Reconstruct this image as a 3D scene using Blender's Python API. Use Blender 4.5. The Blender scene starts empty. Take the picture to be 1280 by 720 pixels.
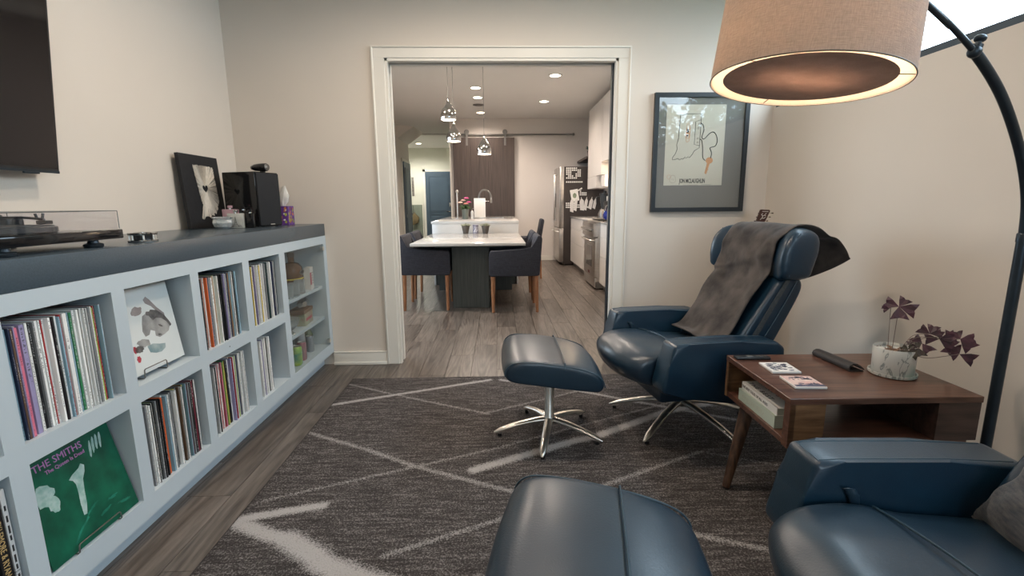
import bpy, bmesh, math, random
from mathutils import Vector, Matrix, Euler, noise

SC = bpy.context.scene
COL = SC.collection
RND = random.Random(7)
PI = math.pi

# ---------------------------------------------------------------- camera, world, lights, exposure
cam_d = bpy.data.cameras.new('camera'); cam_d.sensor_width = 36; cam_d.lens = 36*590.98/1280
cam_d.clip_start = .02; cam_d.clip_end = 200
cam = bpy.data.objects.new('camera', cam_d); COL.objects.link(cam)
_p, _y, _r = .1763, .0278, -.0079
_fw = Vector((math.sin(_y)*math.cos(_p), math.cos(_y)*math.cos(_p), -math.sin(_p)))
_rt = Vector((math.cos(_y), -math.sin(_y), 0)); _up = _rt.cross(_fw)
_rt2 = _rt*math.cos(_r)+_up*math.sin(_r); _up2 = -_rt*math.sin(_r)+_up*math.cos(_r)
cam.matrix_world = Matrix(((_rt2.x, _up2.x, -_fw.x, 0), (_rt2.y, _up2.y, -_fw.y, 0), (_rt2.z, _up2.z, -_fw.z, 1.2), (0, 0, 0, 1)))
SC.camera = cam
SC.view_settings.view_transform = 'Standard'; SC.view_settings.look = 'None'
SC.view_settings.gamma = 1; SC.view_settings.use_curve_mapping = False
SC.view_settings.exposure = 1.24

w = bpy.data.worlds.new('sky'); SC.world = w; w.use_nodes = True
wn = w.node_tree.nodes; wl = w.node_tree.links
bg = wn['Background']; bg.inputs[1].default_value = 5.0
_tc = wn.new('ShaderNodeTexCoord'); _nz = wn.new('ShaderNodeTexNoise'); _nz.inputs['Scale'].default_value = 1.6; _nz.inputs['Detail'].default_value = 4
_cr = wn.new('ShaderNodeValToRGB'); _cr.color_ramp.elements[0].position = .35; _cr.color_ramp.elements[1].position = .7
_cr.color_ramp.elements[0].color = (.60, .80, 1, 1); _cr.color_ramp.elements[1].color = (.84, .93, 1, 1)
wl.new(_tc.outputs['Generated'], _nz.inputs['Vector']); wl.new(_nz.outputs['Fac'], _cr.inputs[0]); wl.new(_cr.outputs[0], bg.inputs[0])


def area(name, loc, rot, sx, sy, power, col, portal=False, spread=None):
    d = bpy.data.lights.new(name, 'AREA'); d.shape = 'RECTANGLE'; d.size = sx; d.size_y = sy
    d.energy = power; d.color = col
    if spread: d.spread = spread
    o = bpy.data.objects.new(name, d); o.location = loc; o.rotation_euler = rot; COL.objects.link(o)
    if portal: d.cycles.is_portal = True
    return o


# daylight comes in through the high side window and the window behind the camera
area('side_window_portal', (2.12, 1.0, 2.24), (0, PI/2, 0), .72, 4.9, 1, (1, 1, 1), True)
area('rear_window_portal', (.9, -2.36, 1.55), (PI/2, 0, 0), 1.2, 1.3, 1, (1, 1, 1), True)
area('added_window_portal', (-2.34, 5.3, 1.62), (0, -PI/2, 0), 1.45, 2.0, 1, (1, 1, 1), True)  # portal of the unseen window added to light the kitchen
WARM = (1, .83, .67)
LAMP_W = 6.8       # bulbs in the arc lamp
DOWN_W = 21.0       # recessed downlights, main room
KIT_W = 34.0        # recessed downlights, kitchen

# ---------------------------------------------------------------- helpers


def tag(o, label=None, cat=None, group=None, kind=None):
    if label: o['label'] = label
    if cat: o['category'] = cat
    if group: o['group'] = group
    if kind: o['kind'] = kind
    return o


def thing(name, label, cat, loc=(0, 0, 0), rz=0, group=None, rot=None):
    o = bpy.data.objects.new(name, None); o.empty_display_size = .05; COL.objects.link(o)
    o.location = loc; o.rotation_euler = rot if rot else (0, 0, rz)
    return tag(o, label, cat, group)


def link(name, me, mat=None, parent=None, smooth=False, loc=None, rot=None):
    o = bpy.data.objects.new(name, me); COL.objects.link(o)
    if mat and not me.materials: me.materials.append(mat)
    if parent: o.parent = parent
    if loc: o.location = loc
    if rot: o.rotation_euler = rot
    if smooth: me.polygons.foreach_set('use_smooth', [True]*len(me.polygons))
    return o


def fin(name, bm, mat=None, parent=None, smooth=False, loc=None, rot=None):
    bmesh.ops.recalc_face_normals(bm, faces=bm.faces)
    me = bpy.data.meshes.new(name); bm.to_mesh(me); bm.free()
    return link(name, me, mat, parent, smooth, loc, rot)


def autosmooth(o, ang=40):
    me = o.data
    me.polygons.foreach_set('use_smooth', [True]*len(me.polygons))
    try: me.set_sharp_from_angle(angle=math.radians(ang))
    except Exception: pass
    return o


def box(bm, x0, x1, y0, y1, z0, z1, bev=0, seg=2, mi=0):
    vs = [bm.verts.new(p) for p in [(x0, y0, z0), (x1, y0, z0), (x1, y1, z0), (x0, y1, z0), (x0, y0, z1), (x1, y0, z1), (x1, y1, z1), (x0, y1, z1)]]
    fs = [bm.faces.new([vs[i] for i in f]) for f in [(0, 3, 2, 1), (4, 5, 6, 7), (0, 1, 5, 4), (1, 2, 6, 5), (2, 3, 7, 6), (3, 0, 4, 7)]]
    for f in fs: f.material_index = mi
    if bev:
        es = set()
        for f in fs: es.update(f.edges)
        bmesh.ops.bevel(bm, geom=list(es), offset=bev, segments=seg, profile=.5, affect='EDGES')
    return fs


def bx(name, x0, x1, y0, y1, z0, z1, mat, parent=None, bev=0, seg=2, **k):
    bm = bmesh.new(); box(bm, x0, x1, y0, y1, z0, z1, bev, seg)
    o = fin(name, bm, mat, parent, **k)
    return autosmooth(o) if bev and seg > 1 else o


def frame_of(d):
    d = d.normalized(); a = Vector((0, 0, 1)) if abs(d.z) < .95 else Vector((1, 0, 0))
    u = d.cross(a).normalized(); v = d.cross(u).normalized()
    return u, v


def tube(bm, pts, rad, seg=8, closed=False, cap=True, sy=1.0):
    pts = [Vector(p) for p in pts]; n = len(pts)
    rs = rad if isinstance(rad, (list, tuple)) else [rad]*n
    rings = []; u = None
    for i, p in enumerate(pts):
        if closed: d = pts[(i+1) % n]-pts[i-1]
        else: d = pts[min(i+1, n-1)]-pts[max(i-1, 0)]
        d.normalize()
        if u is None: u, v = frame_of(d)
        else:
            u = (u-d*u.dot(d))
            if u.length < 1e-6: u, v = frame_of(d)
            u.normalize(); v = d.cross(u).normalized()
        rings.append([bm.verts.new(p+(u*math.cos(2*PI*k/seg)+v*math.sin(2*PI*k/seg)*sy)*rs[i]) for k in range(seg)])
    for i in range(n if closed else n-1):
        a, b = rings[i], rings[(i+1) % n]
        for k in range(seg): bm.faces.new((a[k], a[(k+1) % seg], b[(k+1) % seg], b[k]))
    if cap and not closed:
        bm.faces.new(rings[0]); bm.faces.new(rings[-1])


def tb(name, pts, rad, mat, parent=None, seg=8, closed=False, **k):
    bm = bmesh.new(); tube(bm, pts, rad, seg, closed)
    return autosmooth(fin(name, bm, mat, parent, **k), 50)


def lathe(bm, prof, seg=24, c=(0, 0, 0), sx=1, sy=1, mi=0):
    rings = []
    for r, z in prof:
        if r < 1e-5: rings.append([bm.verts.new((c[0], c[1], c[2]+z))])
        else: rings.append([bm.verts.new((c[0]+r*sx*math.cos(2*PI*k/seg), c[1]+r*sy*math.sin(2*PI*k/seg), c[2]+z)) for k in range(seg)])
    for a, b in zip(rings, rings[1:]):
        for k in range(seg):
            k2 = (k+1) % seg
            if len(a) == 1 and len(b) == 1: continue
            if len(a) == 1: f = bm.faces.new((a[0], b[k], b[k2]))
            elif len(b) == 1: f = bm.faces.new((a[k], a[k2], b[0]))
            else: f = bm.faces.new((a[k], a[k2], b[k2], b[k]))
            f.material_index = mi


def lt(name, prof, mat, parent=None, seg=24, c=(0, 0, 0), sx=1, sy=1, ang=40, **k):
    bm = bmesh.new(); lathe(bm, prof, seg, c, sx, sy)
    return autosmooth(fin(name, bm, mat, parent, **k), ang)


def prism(bm, poly, a0, a1, axis='y', mi=0):
    def P(p, a):
        if axis == 'y': return (p[0], a, p[1])
        if axis == 'x': return (a, p[0], p[1])
        return (p[0], p[1], a)
    A = [bm.verts.new(P(p, a0)) for p in poly]; B = [bm.verts.new(P(p, a1)) for p in poly]
    n = len(poly); fs = [bm.faces.new(A), bm.faces.new(B[::-1])]
    for i in range(n): fs.append(bm.faces.new((A[i], A[(i+1) % n], B[(i+1) % n], B[i])))
    for f in fs: f.material_index = mi
    return fs


def pr(name, poly, a0, a1, mat, parent=None, axis='y', bev=0, seg=2, **k):
    bm = bmesh.new(); fs = prism(bm, poly, a0, a1, axis)
    if bev:
        es = set()
        for f in fs: es.update(f.edges)
        bmesh.ops.bevel(bm, geom=list(es), offset=bev, segments=seg, profile=.5, affect='EDGES')
    o = fin(name, bm, mat, parent, **k)
    return autosmooth(o) if bev and seg > 1 else o


def loft(bm, rings, cap=True, closed=True):
    R = [[bm.verts.new(p) for p in r] for r in rings]; n = len(R[0])
    for a, b in zip(R, R[1:]):
        for k in range(n if closed else n-1): bm.faces.new((a[k], a[(k+1) % n], b[(k+1) % n], b[k]))
    if cap: bm.faces.new(R[0]); bm.faces.new(R[-1][::-1])
    return R


def subsurf(o, lv=2):
    m = o.modifiers.new('subdivision', 'SUBSURF'); m.levels = lv; m.render_levels = lv
    o.data.polygons.foreach_set('use_smooth', [True]*len(o.data.polygons))
    return o


def sphere(bm, c, r, seg=10, rings=6, s=(1, 1, 1), mi=0):
    prof = [(math.sin(PI*i/rings)*r, -math.cos(PI*i/rings)*r*s[2]) for i in range(rings+1)]
    lathe(bm, prof, seg, c, s[0], s[1], mi)


def copy_tree(o, parent=None):
    c = o.copy(); COL.objects.link(c)
    if parent: c.parent = parent
    for ch in list(o.children): copy_tree(ch, c)
    return c


# ---------------------------------------------------------------- materials
def mat(name, col, rough=.5, metal=0, bump=0, bscale=40, var=0, vscale=6, col2=None, stretch=None, spec=None, trans=0, ior=1.45,
        sheen=0, coat=0, emit=None, estr=0, alpha=1, objrand=0, det=4, coords='Object', bdist=.002):
    m = bpy.data.materials.new(name); m.use_nodes = True; N = m.node_tree.nodes; L = m.node_tree.links
    b = N['Principled BSDF']; b.inputs['Base Color'].default_value = (*col, 1); b.inputs['Roughness'].default_value = rough
    b.inputs['Metallic'].default_value = metal; b.inputs['IOR'].default_value = ior
    if spec is not None: b.inputs['Specular IOR Level'].default_value = spec
    if trans: b.inputs['Transmission Weight'].default_value = trans
    if sheen: b.inputs['Sheen Weight'].default_value = sheen; b.inputs['Sheen Roughness'].default_value = .4
    if coat: b.inputs['Coat Weight'].default_value = coat; b.inputs['Coat Roughness'].default_value = .24
    if emit: b.inputs['Emission Color'].default_value = (*emit, 1); b.inputs['Emission Strength'].default_value = estr
    if alpha < 1: b.inputs['Alpha'].default_value = alpha
    tc = N.new('ShaderNodeTexCoord'); mp = N.new('ShaderNodeMapping'); L.new(tc.outputs[coords], mp.inputs['Vector'])
    if stretch: mp.inputs['Scale'].default_value = stretch
    if var or col2:
        nz = N.new('ShaderNodeTexNoise'); nz.inputs['Scale'].default_value = vscale; nz.inputs['Detail'].default_value = det
        L.new(mp.outputs[0], nz.inputs['Vector'])
        cr = N.new('ShaderNodeValToRGB'); e = cr.color_ramp.elements; e[0].position = .32; e[1].position = .68
        c2 = col2 if col2 else tuple(max(0, c*(1-var)) for c in col)
        c1 = col if col2 else tuple(min(1, c*(1+var)) for c in col)
        e[0].color = (*c2, 1); e[1].color = (*c1, 1); L.new(nz.outputs['Fac'], cr.inputs[0])
        out = cr.outputs[0]
        if objrand:
            oi = N.new('ShaderNodeObjectInfo'); hs = N.new('ShaderNodeHueSaturation'); mr = N.new('ShaderNodeMapRange')
            mr.inputs['To Min'].default_value = 1-objrand; mr.inputs['To Max'].default_value = 1+objrand
            L.new(oi.outputs['Random'], mr.inputs['Value']); L.new(mr.outputs[0], hs.inputs['Value']); L.new(out, hs.inputs['Color']); out = hs.outputs[0]
            ad = N.new('ShaderNodeVectorMath'); ad.operation = 'ADD'; sc = N.new('ShaderNodeVectorMath'); sc.operation = 'SCALE'
            sc.inputs[0].default_value = (13.1, 7.7, 3.3); L.new(oi.outputs['Random'], sc.inputs['Scale'])
            L.new(tc.outputs[coords], ad.inputs[0]); L.new(sc.outputs[0], ad.inputs[1]); L.new(ad.outputs[0], mp.inputs['Vector'])
        L.new(out, b.inputs['Base Color'])
    if bump:
        nb = N.new('ShaderNodeTexNoise'); nb.inputs['Scale'].default_value = bscale; nb.inputs['Detail'].default_value = 5
        L.new(mp.outputs[0], nb.inputs['Vector'])
        bp = N.new('ShaderNodeBump'); bp.inputs['Strength'].default_value = bump; bp.inputs['Distance'].default_value = bdist
        L.new(nb.outputs['Fac'], bp.inputs['Height']); L.new(bp.outputs[0], b.inputs['Normal'])
    return m


def weave(name, col, col2, scale, rough=.85, bump=.4, trans=0):
    """fabric: two crossed fine waves over noise"""
    m = mat(name, col, rough); N = m.node_tree.nodes; L = m.node_tree.links; b = N['Principled BSDF']
    tc = N.new('ShaderNodeTexCoord')
    hs = []
    for sx in ((scale*.25, scale*.25, scale*3), (scale*3, scale*3, scale*.25)):
        mp = N.new('ShaderNodeMapping'); mp.inputs['Scale'].default_value = sx; L.new(tc.outputs['Object'], mp.inputs['Vector'])
        nz = N.new('ShaderNodeTexNoise'); nz.inputs['Scale'].default_value = 1; nz.inputs['Detail'].default_value = 2; L.new(mp.outputs[0], nz.inputs['Vector']); hs.append(nz.outputs['Fac'])
    ad = N.new('ShaderNodeMath'); ad.operation = 'ADD'; L.new(hs[0], ad.inputs[0]); L.new(hs[1], ad.inputs[1])
    mr = N.new('ShaderNodeMapRange'); mr.inputs['From Min'].default_value = .75; mr.inputs['From Max'].default_value = 1.25; L.new(ad.outputs[0], mr.inputs['Value'])
    mx = N.new('ShaderNodeMix'); mx.data_type = 'RGBA'; mx.inputs[6].default_value = (*col2, 1); mx.inputs[7].default_value = (*col, 1)
    L.new(mr.outputs[0], mx.inputs[0]); L.new(mx.outputs[2], b.inputs['Base Color'])
    bp = N.new('ShaderNodeBump'); bp.inputs['Strength'].default_value = bump; bp.inputs['Distance'].default_value = .001
    L.new(mr.outputs[0], bp.inputs['Height']); L.new(bp.outputs[0], b.inputs['Normal'])
    if trans:
        tr = N.new('ShaderNodeBsdfTranslucent'); L.new(mx.outputs[2], tr.inputs['Color']); ms = N.new('ShaderNodeMixShader'); ms.inputs[0].default_value = trans
        L.new(b.outputs[0], ms.inputs[1]); L.new(tr.outputs[0], ms.inputs[2]); L.new(ms.outputs[0], N['Material Output'].inputs[0])
    return m


def glassmat(name, tint=(.9, .95, .95), gloss=.12, rough=.02):
    """thin clear pane: transparent with a fresnel reflection"""
    m = bpy.data.materials.new(name); m.use_nodes = True; N = m.node_tree.nodes; L = m.node_tree.links
    N.remove(N['Principled BSDF'])
    t = N.new('ShaderNodeBsdfTransparent'); t.inputs[0].default_value = (*tint, 1)
    g = N.new('ShaderNodeBsdfGlossy'); g.inputs['Roughness'].default_value = rough
    f = N.new('ShaderNodeFresnel'); ge = N.new('ShaderNodeNewGeometry'); io = N.new('ShaderNodeMapRange')
    io.inputs['To Min'].default_value = 1.45; io.inputs['To Max'].default_value = 1/1.45; L.new(ge.outputs['Backfacing'], io.inputs['Value']); L.new(io.outputs[0], f.inputs[0])
    mu = N.new('ShaderNodeMath'); mu.operation = 'MULTIPLY_ADD'; mu.inputs[1].default_value = .55; mu.inputs[2].default_value = gloss*.2; mu.use_clamp = True
    L.new(f.outputs[0], mu.inputs[0]); ms = N.new('ShaderNodeMixShader'); L.new(mu.outputs[0], ms.inputs[0])
    L.new(t.outputs[0], ms.inputs[1]); L.new(g.outputs[0], ms.inputs[2]); L.new(ms.outputs[0], N['Material Output'].inputs[0])
    return m


def woodmat(name, dark, light, stretch=(1.2, 14, 14), rough=.4, scale=2.2, bump=.15, objrand=0, wavew=.5, spec=None):
    m = mat(name, light, rough, spec=spec); N = m.node_tree.nodes; L = m.node_tree.links; b = N['Principled BSDF']
    tc = N.new('ShaderNodeTexCoord'); src = tc.outputs['Object']
    if objrand:
        oi = N.new('ShaderNodeObjectInfo'); sc = N.new('ShaderNodeVectorMath'); sc.operation = 'SCALE'; sc.inputs[0].default_value = (17.3, 31.7, 5.1)
        L.new(oi.outputs['Random'], sc.inputs['Scale']); ad = N.new('ShaderNodeVectorMath'); ad.operation = 'ADD'; L.new(src, ad.inputs[0]); L.new(sc.outputs[0], ad.inputs[1]); src = ad.outputs[0]
    mp = N.new('ShaderNodeMapping'); mp.inputs['Scale'].default_value = stretch; L.new(src, mp.inputs['Vector'])
    n1 = N.new('ShaderNodeTexNoise'); n1.inputs['Scale'].default_value = scale; n1.inputs['Detail'].default_value = 7; n1.inputs['Roughness'].default_value = .65; n1.inputs['Distortion'].default_value = .6
    L.new(mp.outputs[0], n1.inputs['Vector'])
    n2 = N.new('ShaderNodeTexNoise'); n2.inputs['Scale'].default_value = scale*7; n2.inputs['Detail'].default_value = 3; L.new(mp.outputs[0], n2.inputs['Vector'])
    # cathedral grain: noise value folded through a sine
    n3 = N.new('ShaderNodeTexNoise'); n3.inputs['Scale'].default_value = scale*.35; n3.inputs['Detail'].default_value = 1; L.new(mp.outputs[0], n3.inputs['Vector'])
    ml = N.new('ShaderNodeMath'); ml.operation = 'MULTIPLY'; ml.inputs[1].default_value = 90; L.new(n3.outputs['Fac'], ml.inputs[0])
    si = N.new('ShaderNodeMath'); si.operation = 'SINE'; L.new(ml.outputs[0], si.inputs[0])
    a1 = N.new('ShaderNodeMath'); a1.operation = 'MULTIPLY_ADD'; a1.inputs[1].default_value = .10*wavew*2; L.new(si.outputs[0], a1.inputs[0]); L.new(n1.outputs['Fac'], a1.inputs[2])
    a2 = N.new('ShaderNodeMath'); a2.operation = 'MULTIPLY_ADD'; a2.inputs[1].default_value = .35; L.new(n2.outputs['Fac'], a2.inputs[0]); L.new(a1.outputs[0], a2.inputs[2])
    cr = N.new('ShaderNodeValToRGB'); e = cr.color_ramp.elements; e[0].position = .42; e[1].position = .92; e[0].color = (*dark, 1); e[1].color = (*light, 1)
    L.new(a2.outputs[0], cr.inputs[0]); out = cr.outputs[0]
    if objrand:
        mr = N.new('ShaderNodeMapRange'); mr.inputs['To Min'].default_value = 1-objrand; mr.inputs['To Max'].default_value = 1+objrand
        hs = N.new('ShaderNodeHueSaturation'); L.new(oi.outputs['Random'], mr.inputs['Value']); L.new(mr.outputs[0], hs.inputs['Value']); L.new(out, hs.inputs['Color']); out = hs.outputs[0]
    L.new(out, b.inputs['Base Color'])
    bp = N.new('ShaderNodeBump'); bp.inputs['Strength'].default_value = bump; bp.inputs['Distance'].default_value = .001
    L.new(a2.outputs[0], bp.inputs['Height']); L.new(bp.outputs[0], b.inputs['Normal'])
    return m


M_wall = mat('wall_paint', (.66, .60, .535), .75, bump=.05, bscale=180, var=.015, vscale=2)
M_kwall = mat('kitchen_wall_paint', (.64, .59, .55), .75, var=.015, vscale=2)
M_hallwall = mat('hall_wall_paint', (.66, .66, .58), .75, var=.02, vscale=2)
M_ceil = mat('ceiling_paint', (.70, .68, .66), .85, var=.01, vscale=2)
M_trim = mat('trim_paint', (.74, .71, .65), .4, var=.015, vscale=3)
M_cab = mat('cabinet_paint', (.50, .575, .625), .45, var=.02, vscale=3)  # white paint, with the blue of the daylight put into its colour
M_counter = mat('counter_laminate', (.060, .083, .104), .26, var=.08, vscale=200)
M_floor = woodmat('floor_oak_grey', (.046, .037, .031), (.180, .152, .130), stretch=(9, .75, 9), rough=.34, scale=2.4, objrand=.20, wavew=.45, bump=.25)
M_sub = mat('floor_base', (.06, .05, .045), .7, var=.2, vscale=5)
M_black = mat('black_satin', (.012, .012, .013), .38, var=.1, vscale=20)
M_blackgloss = mat('black_gloss', (.01, .01, .011), .08, var=.1, vscale=10)
M_screen = mat('tv_screen', (.009, .007, .007), .07, var=.05, vscale=3, spec=.35)
M_darkmetal = mat('dark_metal', (.030, .040, .050), .35, metal=.6, var=.1, vscale=20)
M_chrome = mat('brushed_nickel', (.72, .69, .64), .33, metal=1, var=.05, vscale=30, bump=.04, bscale=200)
M_polish = mat('polished_chrome', (.50, .49, .48), .10, metal=1, var=.03, vscale=10)
M_steel = mat('stainless_steel', (.52, .50, .48), .28, metal=1, var=.06, vscale=3, stretch=(1, 1, 30))
M_glass = glassmat('clear_glass', (.94, .955, .95), .05)
M_winglass = glassmat('window_glass', (.96, .98, .98))
M_winframe = mat('window_frame_slate', (.045, .06, .075), .45, var=.1, vscale=8)
M_crystal = mat('cut_glass', (.76, .82, .84), .10, trans=.78, var=.02, vscale=10, bump=.6, bscale=60, bdist=.004)
M_leather = mat('blue_leather', (.006, .026, .048), .33, bump=.35, bscale=260, col2=(.004, .018, .036), vscale=7, det=6, bdist=.0012, spec=.5, coat=.15)
M_leather_top = mat('blue_leather_worn', (.012, .030, .049), .33, bump=.35, bscale=220, col2=(.007, .020, .036), vscale=5, det=6, bdist=.0014, spec=.55, coat=.22)
M_piping = mat('leather_piping', (.022, .048, .070), .4, var=.1, vscale=30)
M_zip = mat('grey_stitch_band', (.045, .052, .057), .6, var=.25, vscale=80)
M_suede = mat('grey_brown_suede', (.088, .072, .063), .9, col2=(.022, .018, .017), vscale=9, det=9, bump=.6, bscale=24, sheen=.15, bdist=.004)
M_pillow = mat('grey_blue_linen', (.115, .112, .116), .9, col2=(.050, .058, .072), vscale=34, stretch=(1, 1, 4), det=6, bump=.5, bscale=120, sheen=.2)
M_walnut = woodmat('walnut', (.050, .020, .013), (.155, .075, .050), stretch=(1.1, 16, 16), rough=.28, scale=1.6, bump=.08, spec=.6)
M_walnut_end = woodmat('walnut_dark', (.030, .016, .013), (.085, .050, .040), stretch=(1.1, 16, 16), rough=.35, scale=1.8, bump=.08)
M_oakedge = woodmat('oak_edge', (.10, .048, .022), (.23, .125, .062), stretch=(2, 16, 16), rough=.4, scale=1.6, bump=.08)
M_legwood = woodmat('walnut_leg', (.028, .014, .008), (.12, .065, .038), stretch=(14, 14, 1.4), rough=.35, scale=2, bump=.08)
M_teak = woodmat('teak_leg', (.16, .065, .028), (.36, .17, .085), stretch=(20, 20, 1.4), rough=.4, scale=2, bump=.05)
M_linen = weave('lamp_linen', (.56, .49, .44), (.42, .365, .325), 230, trans=.55)
M_lining = weave('lamp_lining', (.52, .48, .42), (.50, .46, .40), 130, trans=.6)
M_diff = weave('lamp_diffuser', (.44, .35, .32), (.36, .29, .26), 130, trans=.24)
M_rim = mat('lamp_rim', (.10, .085, .07), .5, var=.1, vscale=9)
M_darkfab = weave('charcoal_fabric', (.032, .034, .046), (.014, .015, .022), 90)
M_quartz = mat('white_quartz', (.47, .455, .435), .12, var=.02, vscale=14, spec=.6)
M_basegreen = mat('dark_green_laminate', (.055, .062, .058), .5, col2=(.030, .036, .034), vscale=3, stretch=(30, 30, 1))
M_barn = mat('dark_wood_panel', (.085, .062, .052), .5, col2=(.042, .031, .028), vscale=3, stretch=(34, 34, .8), det=5)
M_whitecab = mat('white_gloss_cabinet', (.74, .70, .66), .22, var=.01, vscale=2)
M_bluedoor = mat('blue_door_paint', (.060, .092, .130), .4, var=.05, vscale=4)
M_fridgeside = mat('fridge_dark_side', (.040, .032, .029), .5, var=.1, vscale=6)
M_white = mat('white_plastic', (.78, .77, .74), .4, var=.02, vscale=8)
M_paper = mat('white_paper', (.72, .70, .66), .8, var=.03, vscale=12)
M_grey = mat('grey_metal', (.22, .21, .20), .4, metal=.7, var=.05, vscale=12)
M_bulb = mat('lit_lens', (1, .9, .75), .5, var=.01, emit=(1, .86, .66), estr=9)
M_bulbw = mat('lit_bulb', (1, .9, .75), .5, var=.01, emit=(1, .80, .55), estr=6)
M_leaf_g = mat('green_leaf', (.055, .12, .035), .5, col2=(.02, .055, .015), vscale=14)

# ---------------------------------------------------------------- room shell
D = 3.506; XL = -1.852; XR = 1.98; ZC = 2.92
OX0, OX1, OZ = -.7687, .8526, 2.191


def S(o): return tag(o, kind='structure')


fl = S(bx('floor', -3.6, 2.4, -2.4, 15.1, -.12, -.012, M_sub))
# wide planks, one object each
PW = .1855; PL = 1.22
pm = bpy.data.meshes.new('plank'); _b = bmesh.new(); box(_b, -.5, .5, -.5, .5, -.012, 0)
_b.to_mesh(pm); _b.free(); pm.materials.append(M_floor)
# give the plank a real footprint so the grain stays even when it is cut short
def plank(x0, x1, y0, y1):
    o = bpy.data.objects.new('plank', pmesh(round(x1-x0, 3), round(y1-y0, 3))); COL.objects.link(o); o.parent = fl
    o.location = ((x0+x1)/2, (y0+y1)/2, 0)
_pc = {}
def pmesh(wd, ln):
    k = (wd, ln)
    if k not in _pc:
        b = bmesh.new(); box(b, -wd/2+.0011, wd/2-.0011, -ln/2+.0011, ln/2-.0011, -.012, 0)
        me = bpy.data.meshes.new('plank'); b.to_mesh(me); b.free(); me.materials.append(M_floor); _pc[k] = me
    return _pc[k]
n_pl = 0
for i in range(-5, 19):
    x0 = -1.323+(i)*PW; x1 = x0+PW
    if x1 > 2.16 or x0 < -2.3: continue
    off = [.0, .42, .83, .2, 1.05, .61, .33, .95][i % 8]*1.0
    # living room part, the kitchen part runs through under the opening
    inside = x0 > XL-.05 and x1 < XR+.1
    lo = -.6 if inside else D+.12
    y = -.6-off
    while y < 10.1:
        a, b_ = max(y, lo), min(y+PL, 10.13)
        if b_-a > .08 and not (a < D and b_ < lo):
            if not inside and a < D+.12: a = D+.12
            plank(max(x0, XL if a < D else -2.2), x1, a, b_); n_pl += 1
        y += PL

rear = [(-1.852, .3, 0, 2.92), (1.5, 1.98, 0, 2.92), (.3, 1.5, 0, .9), (.3, 1.5, 2.2, 2.92)]
bm = bmesh.new()
for a, b_, c, d in rear: box(bm, a, b_, -2.35, -2.2, c, d)
S(fin('wall_rear', bm, M_wall))
S(bx('wall_left', XL-.12, XL, -2.35, D+.12, 0, ZC, M_wall))
bm = bmesh.new()
box(bm, XR, XR+.16, -2.35, D+.0, 0, 1.858); box(bm, XR, XR+.16, -2.35, D, 2.6, ZC); box(bm, XR, XR+.16, -2.35, -1.45, 1.858, 2.6)
box(bm, XR, XR+.16, 3.47, D, 1.858, 2.6)
S(fin('wall_right', bm, M_wall))
bm = bmesh.new()
JL, JR, JT = OX0-.004, OX1+.004, OZ+.004
box(bm, XL, JL, D, D+.12, 0, ZC); box(bm, JR, XR+.16, D, D+.12, 0, ZC); box(bm, JL, JR, D, D+.12, JT, ZC)
S(fin('wall_front', bm, M_wall))
S(bx('ceiling', XL-.12, XR+.16, -2.35, D+.12, ZC, ZC+.1, M_ceil))

# window 1: long high window in the right wall
wf = S(bx('window_1', XR+.0, XR+.10, -1.45, 3.47, 1.858, 1.889, M_winframe))
bx('frame_top', XR+.01, XR+.10, -1.45, 3.47, 2.56, 2.6, M_winframe, wf)
for yy in (-1.45, .45, 3.43): bx('frame_post', XR+.01, XR+.10, yy, yy+.04, 1.889, 2.56, M_winframe, wf)
bx('pane', XR+.05, XR+.056, -1.41, .45, 1.889, 2.56, M_winglass, wf); bx('pane', XR+.05, XR+.056, .49, 3.43, 1.889, 2.56, M_winglass, wf)
# window 2: window behind the camera
wf = S(bx('window_2', .3, 1.5, -2.32, -2.24, .9, .95, M_winframe))
bx('frame_top', .3, 1.5, -2.32, -2.24, 2.15, 2.2, M_winframe, wf)
for xx in (.3, .875, 1.45): bx('frame_post', xx, xx+.05, -2.32, -2.24, .95, 2.15, M_winframe, wf)
bx('pane', .35, .875, -2.285, -2.279, .95, 2.15, M_winglass, wf); bx('pane', .925, 1.45, -2.285, -2.279, .95, 2.15, M_winglass, wf)

# door casing around the wide opening, flat boards with a back band
cs = S(bx('trim_1', -.851, OX0, D-.018, D, 0, OZ, M_trim, bev=.002, seg=1))
bx('casing_board', OX1, .9335, D-.018, D, 0, OZ, M_trim, cs, bev=.002, seg=1)
bx('casing_board', -.851, .9335, D-.018, D, OZ, 2.2625, M_trim, cs, bev=.002, seg=1)
bx('back_band', -.858, -.845, D-.026, D, 0, 2.262, M_trim, cs, bev=.003)
bx('back_band', .9275, .9405, D-.026, D, 0, 2.262, M_trim, cs, bev=.003)
bx('back_band', -.858, .9405, D-.026, D, 2.2565, 2.2695, M_trim, cs, bev=.003)
jb = S(bx('trim_2', OX0, OX0+.018, D-.012, D+.035, 0, OZ, M_trim))
M_jambmetal = mat('track_metal', (.035, .042, .052), .35, metal=.4, var=.1, vscale=9)
for (a, b_) in ((OX0, OX0+.018), (OX1-.018, OX1)):
    if a != OX0: bx('jamb_board', a, b_, D-.012, D+.035, 0, OZ, M_trim, jb)
    bx('jamb_board', a, b_, D+.085, D+.13, 0, OZ, M_trim, jb)
bx('jamb_board', OX0, OX1, D-.012, D+.035, OZ-.018, OZ, M_trim, jb); bx('jamb_board', OX0, OX1, D+.085, D+.13, OZ-.018, OZ, M_trim, jb)
bx('track_strip', OX0, OX0+.006, D+.035, D+.085, 0, OZ-.018, M_jambmetal, jb)
bx('track_strip', OX1-.030, OX1, D+.037, D+.083, 0, OZ-.018, M_jambmetal, jb)
bx('track_strip', OX0, OX1, D+.035, D+.085, OZ-.006, OZ, M_jambmetal, jb)
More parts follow.
